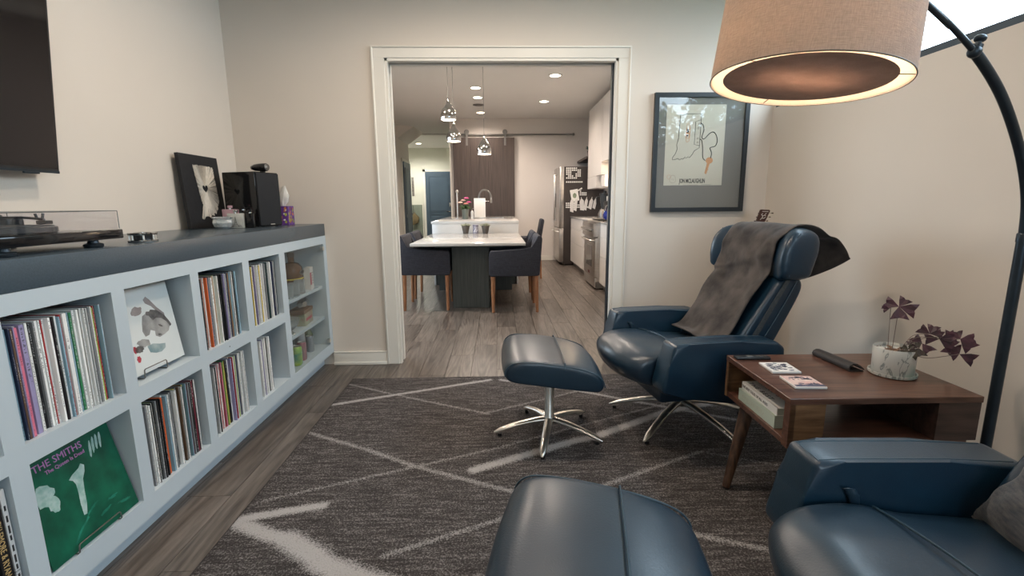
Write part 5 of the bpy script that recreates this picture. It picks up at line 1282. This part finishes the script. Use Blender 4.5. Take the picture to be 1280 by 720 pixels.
dining_chair('charcoal armchair at the left side of the table, farther from the doorway', -.833, 6.28, 1)
dining_chair('charcoal armchair at the right side of the dining table, nearest the doorway', .178, 5.42, -1)
dining_chair('charcoal armchair at the right side of the table, farther from the doorway', .178, 6.12, -1)
t = thing('bar_stool', 'dark upholstered stool tucked at the right side of the island', 'stool', (.50, 7.75, 0))
bx('seat', -.19, .17, -.20, .20, .60, .67, M_darkfab, t, bev=.02); pr('backrest', [(.13, .66), (.19, .66), (.235, .93), (.22, .96), (.185, .95)], -.19, .19, M_darkfab, t, bev=.01)
for xx in (-.16, .16):
    for yy in (-.17, .17): tb('leg', [(xx, yy, .60), (xx*1.15, yy*1.1, .0008)], [.018, .013], M_teak, t, 8)
tb('foot_rail', [(-.18, -.18, .22), (.18, -.18, .22)], .009, M_darkmetal, t, 6)

M_tpot = mat('grey_brown_pot', (.070, .058, .048), .6, var=.15, vscale=20)
M_succ = mat('succulent_green', (.16, .20, .11), .6, col2=(.30, .27, .20), vscale=40)
def succulent(x, y, z, label, seed):
    t = thing('succulent_pot', label, 'plant', (x, y, z+.0008), 0, 'succulents on the dining table')
    lt('pot', [(0, 0), (.034, 0), (.038, .01), (.060, .115), (.056, .115), (.050, .10), (0, .10)], M_tpot, t, 20)
    bm = bmesh.new(); r = random.Random(seed)
    for k in range(34):
        a, q = r.uniform(0, 2*PI), .058*math.sqrt(r.random()); z0 = .115+.03*(1-q/.06); e = (q*1.5*math.cos(a), q*1.5*math.sin(a), z0+.012)
        tube(bm, [(q*.5*math.cos(a), q*.5*math.sin(a), .105), (q*1.1*math.cos(a), q*1.1*math.sin(a), z0), e], [.004, .009, .0015], 5)
    fin('rosette', bm, M_succ, t, True); return t
succulent(-.470, 6.88, .777, 'left small succulent in a tapered brown pot at the island end of the table', 1)
succulent(-.185, 6.88, .777, 'right small succulent in a tapered brown pot at the island end of the table', 2)
t = thing('patterned_tin', 'small dark blue patterned jar between the two succulents', 'jar', (-.328, 6.90, .7778))
lt('tin', [(0, 0), (.040, 0), (.041, .003), (.041, .118), (.038, .122), (0, .122)], mat('blue_tin_print', (.10, .10, .17), .4, col2=(.36, .34, .36), vscale=60), t, 20); lt('lid', [(.042, .105), (.0425, .125), (.038, .129), (0, .129)], mat('tin_lid', (.18, .17, .22), .4, var=.1), t, 20)
for k in range(5): pr('printed_mark', blob(-.02+.01*k, .03+.018*(k % 3), .006, .008, 8, k), -.0420, -.0408, M_inkw, t)
# island things
ZI = .9535
t = thing('flower_vase', 'small vase of pink and cream gerberas on the island', 'vase', (-.545, 7.95, ZI))
lt('vase', [(0, 0), (.045, 0), (.048, .006), (.058, .17), (.055, .17), (.046, .01), (0, .008)], mat('dark_glass_vase', (.12, .14, .12), .15, var=.1, spec=.7), t, 20)
M_gp = mat('pink_petal', (.62, .10, .28), .6, var=.2, vscale=40); M_gc = mat('cream_petal', (.72, .50, .42), .6, var=.2, vscale=40); M_gs = mat('salmon_petal', (.66, .26, .22), .6, var=.2, vscale=40)
for (x, y, z, m) in ((.025, 0, .335, M_gp), (-.075, -.02, .265, M_gc), (.020, -.05, .245, M_gs), (.06, .03, .27, M_gp), (-.03, .03, .30, M_gc)):
    tb('flower_stem', [(x*.3, y*.3, .02), (x*.7, y*.7, .16), (x, y, z)], .003, M_leaf_g, t, 5); bm = bmesh.new()
    for ring, (rr, n_) in enumerate(((.042, 14), (.030, 10))):
        for k in range(n_):
            a = 2*PI*k/n_+ring*.2; tube(bm, [(x, y, z+.004*ring), (x+rr*.6*math.cos(a), y+rr*.6*math.sin(a), z+.010+.008*ring), (x+rr*math.cos(a), y+rr*math.sin(a), z+.004+.012*ring)], [.003, .0075, .003], 4)
    sphere(bm, (x, y, z+.012), .010, 8, 5); fin('flower_head', bm, m, t, True)
bm = bmesh.new(); r = random.Random(3)
for k in range(16):
    a = r.uniform(0, 2*PI); q = r.uniform(.06, .115); z = r.uniform(.15, .22); tube(bm, [(.02*math.cos(a), .02*math.sin(a), .12), (q*.6*math.cos(a), q*.6*math.sin(a), z+.02), (q*math.cos(a), q*math.sin(a), z)], [.004, .016, .002], 5)
fin('leaves', bm, M_leaf_g, t, True)
t = thing('white_board', 'tall white panel board standing on the island before the tap', 'board', (-.315, 8.28, ZI)); bx('panel', -.098, .098, -.012, .012, .022, .345, M_white, t, bev=.003); bx('base', -.11, .11, -.06, .06, 0, .022, M_steel, t, bev=.003); lt('knob', [(0, .345), (.012, .345), (.012, .36), (0, .362)], M_black, t, 10)
t = thing('kitchen_faucet', 'tall chrome spring tap arching over the island sink', 'faucet', (-.335, 8.50, ZI))
lt('tap_base', [(0, 0), (.03, 0), (.03, .012), (.022, .02), (.022, .06), (0, .06)], M_polish, t, 18); tb('riser', [(0, 0, .05), (0, 0, .36)], .013, M_polish, t, 12)
hp_ = spl([(0, 0, .36), (.01, 0, .42), (.05, 0, .475), (.11, 0, .49), (.17, 0, .465), (.205, 0, .40), (.215, 0, .35)], 6); tb('hose', hp_, .011, M_grey, t, 10)
bm = bmesh.new(); P = []
for i in range(300):
    f = i/299*(len(hp_)-1.001); k = int(f); c = hp_[k].lerp(hp_[k+1], f-k); d = (hp_[k+1]-hp_[k]).normalized(); u, v = Vector((0, 1, 0)), d.cross(Vector((0, 1, 0))); a = i*.9; P.append(c+(u*math.cos(a)+v*math.sin(a))*.017)
tube(bm, P, .0038, 5); fin('spring', bm, M_polish, t, True)
lt('spray_head', [(0, 0), (.018, 0), (.022, .02), (.020, .09), (0, .09)], M_polish, t, 16, loc=(.216, 0, .262)); tb('holder_arm', [(0, 0, .30), (.21, 0, .30)], .006, M_polish, t, 8); tb('handle', [(.02, 0, .05), (.07, 0, .075)], .006, M_polish, t, 8)
t = thing('paper_towel_stand', 'slim chrome post with a ball top on the island', 'stand', (-.70, 8.30, ZI)); lt('foot', [(0, 0), (.07, 0), (.07, .008), (0, .01)], M_steel, t, 24); tb('post', [(0, 0, .008), (0, 0, .44)], .014, M_steel, t, 12); bm = bmesh.new(); sphere(bm, (0, 0, .462), .030, 14, 8); fin('ball', bm, M_steel, t, True)
t = thing('soap_pump', 'small soap pump bottle right of the flower vase', 'bottle', (-.455, 8.45, ZI)); lt('bottle_body', [(0, 0), (.024, 0), (.025, .11), (.012, .125), (.010, .14), (0, .14)], M_white, t, 14); tb('pump', [(0, 0, .14), (0, 0, .17), (.03, 0, .17)], .004, M_steel, t, 6)

# ---------------------------------------------------------------- kitchen: barn door, fridge, cabinets, range
t = thing('barn_door', 'wide dark brown sliding barn door on a grey rail', 'door', (0, 0, 0))
for k in range(7):
    a = -.903+k*(1.256/7); bx('door_board', a+.001, a+1.256/7-.001, 10.052, 10.092, .02, 2.535, M_barn, t)
bx('door_backing', -.900, .350, 10.092, 10.098, .025, 2.53, M_barn, t)
for x in (-.62, .16):
    bx('hanger_strap', x-.02, x+.02, 10.040, 10.052, 2.38, 2.60, M_grey, t); lt('roller', [(0, 0), (.05, 0), (.05, .012), (0, .012)], M_grey, t, 20, rot=(PI/2, 0, 0), loc=(x, 10.052, 2.645))
t = thing('sliding_rail', 'long grey metal rail above the dark sliding door', 'rail', (0, 0, 0)); tb('rail_bar', [(-.80, 10.085, 2.597), (1.55, 10.085, 2.597)], .016, M_grey, t, 10)
for x in (-.5, .16, .95, 1.45): tb('rail_mount', [(x, 10.088, 2.597), (x, KY, 2.597)], .013, M_grey, t, 8)
bm = bmesh.new(); sphere(bm, (1.57, 10.085, 2.597), .028, 12, 8); fin('end_stop', bm, M_grey, t, True)

FX0, FY0, FY1 = 1.18, 9.19, 10.06
t = thing('refrigerator', 'stainless steel refrigerator with a dark magnet-covered side', 'refrigerator', (0, 0, 0))
bx('body', FX0+.085, KR-.03, FY0, FY1, .03, 1.885, M_fridgeside, t); bx('plinth', FX0+.12, KR-.06, FY0+.03, FY1-.03, 0.0005, .03, M_black, t)
bx('upper_door', FX0, FX0+.083, FY0+.43, FY1, .735, 1.89, M_steel, t, bev=.004); bx('upper_door', FX0, FX0+.083, FY0, FY0+.425, .735, 1.89, M_steel, t, bev=.004); bx('freezer_drawer', FX0, FX0+.083, FY0, FY1, .07, .725, M_steel, t, bev=.004)
for yy in (FY0+.38, FY0+.48): tb('door_handle', [(FX0, yy, .86), (FX0-.045, yy, .87), (FX0-.045, yy, 1.75), (FX0, yy, 1.76)], .012, M_chrome, t, 8)
tb('drawer_handle', [(FX0, FY0+.06, .655), (FX0-.05, FY0+.07, .655), (FX0-.05, FY1-.07, .655), (FX0, FY1-.06, .655)], .012, M_chrome, t, 8); bx('dispenser', FX0-.004, FX0, FY0+.56, FY0+.76, 1.12, 1.40, M_black, t)
M_mag = mat('white_magnet', (.70, .68, .64), .5, var=.04, vscale=30); r = random.Random(6); mg = thing('magnet_letters', 'rows of small white round magnets on the dark fridge side', 'magnets', (0, 0, 0)); bm = bmesh.new()
YM = FY0-.0032
def dot(x, z, q=.016): prism(bm, [(x+q*math.cos(a), z+q*math.sin(a)) for a in [k*PI/3 for k in range(6)]], YM, YM+.0025)
for i in range(8):
    for j in range(6):
        if (i in (3, 4) and j in (2, 3)) or (i > 5 and j in (0, 5)) or r.random() < .12: continue
        dot(1.315+i*.036, 1.855-j*.036)
for i in range(9): dot(1.315+i*.036, 1.600)
for i in range(5): dot(1.315+i*.036, 1.20+0); dot(1.52+i*.02, 1.43+i*.012)
for i in range(14): dot(1.315+i*.034, 1.125)
for i in range(9): dot(1.315+i*.034, 1.165)
for i in range(12): dot(1.78+.05*math.cos(i*.6), 1.60+i*.022)
for i in range(9): dot(1.58+.035*(i % 4), 1.36+.034*(i//4))
o = fin('magnet', bm, M_mag, mg); tag(o, kind='stuff')
t = thing('fridge_photo', 'tilted photo sheet pinned among the magnets on the fridge side', 'photo', (1.47, YM-.001, 1.35), 0, rot=(0, -.18, 0)); bx('sheet', -.075, .075, 0, .001, -.11, .11, M_paper, t); pr('picture_print', blob(0, 0, .04, .05, 10, 4), -.0008, 0.0001, mat('photo_green', (.20, .24, .16), .5, var=.3, vscale=20), t)
CX = 1.40; HC = .925
def base_cab(y0, y1, label, fronts):
    t = thing('base_cabinet', label, 'cabinet', (0, 0, 0), 0, 'white kitchen base cabinets')
    bx('carcass', CX+.02, KR-.005, y0, y1, .10, HC, M_whitecab, t); bx('toe_kick', CX+.06, CX+.075, y0, y1, 0.0005, .10, M_grey, t)
    for (a, b_) in fronts: d = bx('drawer_front', CX, CX+.019, y0+.002, y1-.002, a, b_, M_whitecab, t, bev=.0015, seg=1)
    return t
base_cab(7.335, 9.15, 'white drawer cabinet between the range and the refrigerator', [(.105, .47), (.474, .73), (.734, .922)])
base_cab(5.0, 6.495, 'white drawer cabinet nearest the doorway, right of the range', [(.105, .47), (.474, .73), (.734, .922)])
tag(bx('kitchen_worktop', CX-.012, KR-.003, 7.337, 9.155, HC+.0005, .950, M_quartz, bev=.002), 'white worktop between the range and the refrigerator', 'worktop'); tag(bx('kitchen_worktop', CX-.012, KR-.003, 4.98, 6.493, HC+.0005, .950, M_quartz, bev=.002), 'white worktop on the near side of the range', 'worktop')
t = thing('range_cooker', 'stainless steel range cooker with knobs and a glass oven door', 'oven', (0, 0, 0)); RX = 1.338; y0, y1 = 6.50, 7.33
bx('body', RX+.03, KR-.02, y0, y1, .02, .925, M_steel, t); bx('plinth', RX+.08, KR-.05, y0+.02, y1-.02, .0005, .02, M_black, t); bx('cooktop', RX-.01, KR-.02, y0, y1, .925, .945, M_steel, t, bev=.003)
bx('control_panel', RX-.035, RX+.03, y0, y1, .735, .925, M_steel, t, bev=.01); bx('lower_panel', RX, RX+.03, y0, y1, .03, .16, M_steel, t, bev=.003)
od = bx('oven_door', RX-.005, RX+.03, y0+.005, y1-.005, .165, .725, M_steel, t, bev=.005); bx('oven_window', RX-.0075, RX-.0045, y0+.20, y1-.20, .30, .60, M_blackgloss, od); tb('oven_handle', [(RX, y0+.05, .685), (RX-.055, y0+.055, .685), (RX-.055, y1-.055, .685), (RX, y1-.05, .685)], .013, M_chrome, od, 8); bx('maker_badge', RX-.0075, RX-.004, y0+.36, y0+.47, .19, .23, mat('badge_red', (.10, .012, .010), .4, var=.1), od)
for k in range(6): lt('knob', [(0, 0), (.030, 0), (.030, .008), (.024, .012), (.022, .042), (0, .044)], M_polish, t, 18, rot=(0, -PI/2, 0), loc=(RX-.034, y0+.10+k*.126, .83))
for k in range(3): bm = bmesh.new(); [tube(bm, [(RX+.10, y0+.06+k*.26+q*.06, .962), (KR-.10, y0+.06+k*.26+q*.06, .962)], .007, 5) for q in range(4)]; [tube(bm, [(RX+.12+q*.16, y0+.05+k*.26, .955), (RX+.12+q*.16, y0+.25+k*.26, .955)], .008, 5) for q in range(4)]; fin('burner_grate', bm, M_black, t)
M_blueen = mat('blue_enamel', (.015, .03, .19), .2, var=.1, spec=.7)
t = thing('tea_kettle', 'glossy blue pot on the range cooker', 'pot', (1.62, 6.76, .9695)); lt('pot_body', [(0, 0), (.105, 0), (.125, .02), (.13, .07), (.11, .115), (.0, .12)], M_blueen, t, 24); lt('lid', [(0, .118), (.10, .118), (.06, .145), (0, .15)], M_blueen, t, 24); bm = bmesh.new(); sphere(bm, (0, 0, .165), .016, 10, 6); fin('lid_knob', bm, M_polish, t, True)
tb('handle', [(-.11, 0, .10), (-.09, 0, .19), (0, 0, .225), (.09, 0, .19), (.11, 0, .10)], .008, M_polish, t, 8)
t = thing('blender_jar', 'dark countertop blender beyond the range cooker', 'blender', (1.80, 8.05, .9505)); lt('motor_base', [(0, 0), (.10, 0), (.105, .02), (.085, .13), (.06, .15), (0, .15)], M_grey, t, 20); lt('jar', [(.055, .15), (.062, .16), (.090, .38), (.086, .38), (.058, .17), (0, .16)], mat('smoky_jar', (.05, .055, .06), .1, var=.1), t, 20); lt('lid', [(0, .38), (.094, .38), (.094, .41), (.03, .42), (.03, .45), (0, .45)], M_black, t, 20); tb('handle', [(-.085, 0, .36), (-.14, 0, .34), (-.13, 0, .21), (-.065, 0, .19)], .012, M_black, t, 8)
t = thing('coffee_maker', 'dark coffee maker with white handle behind the blue pot', 'appliance', (1.80, 7.62, .9505)); bx('body', -.09, .10, -.10, .10, 0, .28, M_black, t, bev=.01); lt('carafe', [(0, .01), (.06, .01), (.07, .08), (.04, .15), (0, .15)], M_grey, t, 16, c=(-.13, 0, 0)); bx('water_tank', -.05, .10, -.09, .09, .28, .36, M_white, t, bev=.01)
# magnetic utensil / towel strip on the fridge side above the worktop
for k, (x, z0, w_, tl) in enumerate(((1.42, .96, .07, 0), (1.50, .965, .06, .08), (1.60, .96, .085, -.10), (1.70, 1.0, .06, .12), (1.80, 1.02, .07, .18), (1.88, 1.04, .06, .2))):
    t = thing('hanging_utensil', ['white cloth hanging leftmost on the fridge side', 'narrow white cloth, second from the left on the fridge side', 'wide cream cloth hanging third from the left on the fridge side', 'cream paddle hanging fourth from the left on the fridge side', 'tilted cream spatula, fifth from the left on the fridge side', 'rightmost tilted cream spatula on the fridge side'][k], 'utensil', (x, FY0-.004, 1.285), 0, 'things hanging on the fridge side', rot=(0, tl, 0))
    pr('cloth_or_blade', [(-w_/2, -.24+abs(tl)*.3), (w_/2*.8, -.26+abs(tl)*.3), (w_/2, -.04), (.01, 0), (-.01, 0), (-w_/2*.9, -.05)], -.010, -.001, M_label, t); tb('hook', [(0, -.003, 0), (0, -.003, .03)], .005, M_white, t, 6)
t = thing('upper_cabinet', 'tall white wall cabinet above the range side of the kitchen', 'cabinet', (0, 0, 0)); UX = 1.69
bx('carcass', UX+.019, KR-.003, 7.88, 9.05, 1.66, 2.86, M_whitecab, t); bx('cabinet_door', UX, UX+.018, 7.882, 8.46, 1.662, 2.858, M_whitecab, t); bx('cabinet_door', UX, UX+.018, 8.464, 9.048, 1.662, 2.858, M_whitecab, t)
bx('lower_box', UX, KR-.003, 8.30, 9.05, 1.46, 1.658, M_whitecab, t)
t = thing('range_hood', 'white box range hood lit from below, near the doorway edge', 'hood', (0, 0, 0)); bx('hood_box', UX, KR-.003, 6.46, 7.87, 1.86, 2.86, M_whitecab, t); bx('hood_lip', UX, KR-.003, 7.60, 7.868, 1.46, 1.64, M_whitecab, t) ; bx('hood_light', UX+.08, UX+.2, 6.8, 7.1, 1.852, 1.8595, M_bulb, t)
d = bpy.data.lights.new('hood_lamp', 'AREA'); d.size = .25; d.energy = 5; d.color = (1, .72, .45); o = bpy.data.objects.new('hood_lamp_light', d); COL.objects.link(o); o.location = (UX+.15, 7.2, 1.845)
t = thing('wall_shelf', 'dark floating shelf above the refrigerator', 'shelf', (0, 0, 0)); bx('shelf_board', 1.66, KR-.003, 9.07, 10.12, 2.02, 2.06, M_barn, t); bx('shelf_bracket', 1.9, KR-.003, 9.3, 9.33, 1.93, 2.02, M_grey, t)
t = thing('shelf_plant', 'small dark green plant in a pot on the high dark shelf', 'plant', (1.78, 9.30, 2.0608)); lt('pot', [(0, 0), (.05, 0), (.065, .11), (.06, .11), (0, .10)], M_tpot, t, 16); bm = bmesh.new(); r = random.Random(9)
for k in range(40):
    a = r.uniform(0, 2*PI); q = r.uniform(.03, .10); z = r.uniform(.12, .26); tube(bm, [(.01*math.cos(a), .01*math.sin(a), .09), (q*.7*math.cos(a), q*.7*math.sin(a), z), (q*math.cos(a), q*math.sin(a), z-.02)], [.003, .014, .003], 4)
fin('foliage', bm, mat('dark_teal_leaf', (.02, .06, .05), .5, var=.3, vscale=20), t, True)

# hall things
t = thing('half_height_panel', 'grey-green half-height panel against the far hall wall', 'panel', (-2.52, 14.86, 0)); bx('panel', -.16, .19, 0, .03, .0005, 1.19, mat('grey_green_glass', (.20, .23, .19), .25, var=.15, vscale=3), t); bx('panel_frame', -.19, -.16, -.01, .03, .0005, 1.21, M_trim, t); bx('panel_frame', .19, .22, -.01, .03, .0005, 1.21, M_trim, t)
t = thing('hanging_bag', 'small brown bag hanging before the grey-green panel in the hall', 'bag', (-2.56, 14.80, .55)); pr('bag_body', [(-.07, .02), (.10, .10), (.13, .26), (-.02, .42), (-.06, .36)], -.03, .03, mat('tan_bag', (.16, .12, .06), .7, var=.2, vscale=10), t, bev=.01); tb('strap', [(-.05, 0, .36), (-.04, 0, .62), (0, 0, .41)], .006, M_black, t, 6)
t = thing('hall_wall_art', 'narrow dark vertical art strip on the far hall wall', 'picture', (-2.60, 14.885, 1.46)); bx('art_board', -.03, .035, -.01, .012, 0, .56, mat('art_brown', (.07, .055, .045), .6, col2=(.25, .24, .22), vscale=14), t)
t = thing('light_switch', 'pale light switch plate on the left kitchen wall', 'switch', (KL, 10.75, 1.15)); bx('plate', .0003, .008, -.04, .04, 0, .12, M_white, t, bev=.002); bx('toggle', .008, .013, -.012, .012, .04, .08, M_white, t)

# ---------------------------------------------------------------- pendant lights over the table, recessed downlights
for k, (px_, py_, zb, grp, lab) in enumerate(((-.545, 5.60, 2.135, 0, 'highest chrome bell pendant, the one at the left'), (-.530, 6.05, 1.957, 0, 'middle chrome bell pendant hanging just below the highest'), (-.159, 6.00, 1.798, 0, 'lowest chrome bell pendant, hanging alone at the right'))):
    t = thing('pendant_light', lab, 'pendant lamp', (px_, py_, zb), 0, 'chrome bell pendants over the dining table')
    lt('bell_shade', [(.086, 0), (.090, .01), (.089, .055), (.078, .10), (.048, .145), (.022, .18), (.012, .212), (.010, .235), (0, .237), (.008, .22), (.018, .18), (.044, .142), (.074, .10), (.083, .055), (.082, .01)], M_polish, t, 32, ang=60)
    lt('diffuser', [(0, .003), (.080, .003), (.080, .007), (0, .007)], M_bulb, t, 28)
    tb('cord', [(0, 0, .235), (0, 0, ZC-zb-.012)], .0028, M_grey, t, 6); lt('ceiling_cup', [(0, ZC-zb-.0005), (.05, ZC-zb-.0005), (.048, ZC-zb-.02), (0, ZC-zb-.022)], M_grey, t, 18)
    d = bpy.data.lights.new('pendant', 'SPOT'); d.energy = 2.5; d.color = WARM; d.spot_size = 2.2; d.spot_blend = .6; d.shadow_soft_size = .05; o = bpy.data.objects.new('pendant_lamp_light', d); COL.objects.link(o); o.location = (px_, py_, zb-.01)
def downlight(x, y, zc, power, col, label, grp, size=2.85):
    t = thing('recessed_light', label, 'ceiling light', (x, y, zc-.0005), 0, grp)
    lt('trim_ring', [(.070, 0), (.095, 0), (.094, -.006), (.072, -.008)], M_white, t, 28); lt('lens', [(0, -.003), (.071, -.003), (.071, -.0005), (0, -.0005)], M_bulb, t, 28)
    d = bpy.data.lights.new('downlight', 'SPOT'); d.energy = power; d.color = col; d.spot_size = size; d.spot_blend = .6; d.shadow_soft_size = .07; o = bpy.data.objects.new('downlight_lamp_light', d); COL.objects.link(o); o.location = (x, y, zc-.02)
g = 'recessed lights in the kitchen ceiling'
for x, y, l in ((-.313, 7.52, 'first recessed light of the middle row, nearest the doorway'), (-.311, 8.18, 'second recessed light of the middle row'), (-.311, 9.48, 'farthest recessed light of the middle row, beyond the grey disc'), (.802, 6.83, 'nearest recessed light of the right row'), (.808, 8.49, 'farther recessed light of the right row')):
    downlight(x, y, ZC, KIT_W, (1, .85, .73), l, g)
for x, y, l in ((-1.4, 5.0, 'added unseen recessed light over the left walkway, behind the door frame'), (-.31, 5.0, 'recessed light hidden above the opening, left'), (.80, 5.0, 'recessed light hidden above the opening, right')):  # the left walkway lamp is an extra source added out of view
    downlight(x, y, ZC, KIT_W, (1, .85, .73), l, g)
downlight(-2.20, 13.79, ZC-.04, 62, (1, .95, .86), 'recessed light in the hallway ceiling', 'hall lights')
downlight(-2.95, 13.5, ZC-.04, 48, (1, .95, .86), 'added unseen recessed light in the hallway ceiling behind the left wall', 'hall lights')  # extra lamp added out of view to brighten the hall
t = thing('smoke_detector', 'flat grey disc in the ceiling between the recessed lights', 'detector', (-.322, 8.774, ZC-.0005)); lt('grille_disc', [(0, -.010), (.085, -.010), (.098, -.006), (.10, 0), (0, 0)], M_grey, t, 28); lt('grille_ring', [(.05, -.012), (.06, -.0125), (.06, -.0095), (.05, -.0095)], M_fridgeside, t, 24)
g = 'recessed lights in the living room ceiling'
for x, y, l in ((-.45, 2.25, 'living room recessed light above the record cabinet'), (.45, 2.25, 'living room recessed light above the far recliner'), (-.55, .6, 'living room recessed light on the left, near the camera'), (.45, .6, 'living room recessed light above the near recliner'), (-.95, -1.3, 'living room recessed light behind the camera, left'), (.95, -1.3, 'living room recessed light behind the camera, right')):
    downlight(x, y, ZC, DOWN_W*(1.5 if y > 2 else .45), WARM, l, g)

# ---------------------------------------------------------------- outside, seen only in reflections
tag(bx('ground_outside', -12, 22, -16, 12, -.35, -.13, mat('lawn', (.06, .09, .03), .9, col2=(.03, .05, .02), vscale=2)), kind='structure')
M_fol = mat('tree_foliage', (.07, .13, .035), .6, col2=(.02, .045, .012), vscale=1.5); M_bark = mat('tree_bark', (.08, .06, .045), .9, var=.3, vscale=8)
def tree(x, y, h, r0, seed, label):
    t = thing('garden_tree', label, 'tree', (x, y, -.13)); tb('trunk', [(0, 0, 0), (.1, .05, h*.35), (0, 0, h*.7)], [.16, .12, .06], M_bark, t, 8); bm = bmesh.new(); r = random.Random(seed)
    for k in range(2600):
        d = Vector((r.gauss(0, 1), r.gauss(0, 1), r.gauss(0, 1))).normalized()*r0*(.35+.65*r.random()**.5); c = Vector((d.x, d.y, h*.68+d.z*.85)); s = r.uniform(.07, .16); u = Vector((r.gauss(0, 1), r.gauss(0, 1), r.gauss(0, 1))).normalized(); v = u.orthogonal().normalized()
        V = [bm.verts.new(p) for p in (c-u*s, c-v*s*.5, c+u*s, c+v*s*.5)]; bm.faces.new(V)
    me = bpy.data.meshes.new('foliage'); bm.to_mesh(me); bm.free(); o = link('foliage', me, M_fol, t); tag(o, kind='stuff')
tree(6.2, -4.2, 4.6, 1.9, 1, 'garden tree beyond the high window, mirrored in the poster glass'); tree(10.0, -7.6, 5.6, 2.3, 2, 'taller garden tree farther behind the house, mirrored in the poster glass'); tree(4.6, -10.2, 4.8, 2.0, 3, 'rear garden tree right of the back window')
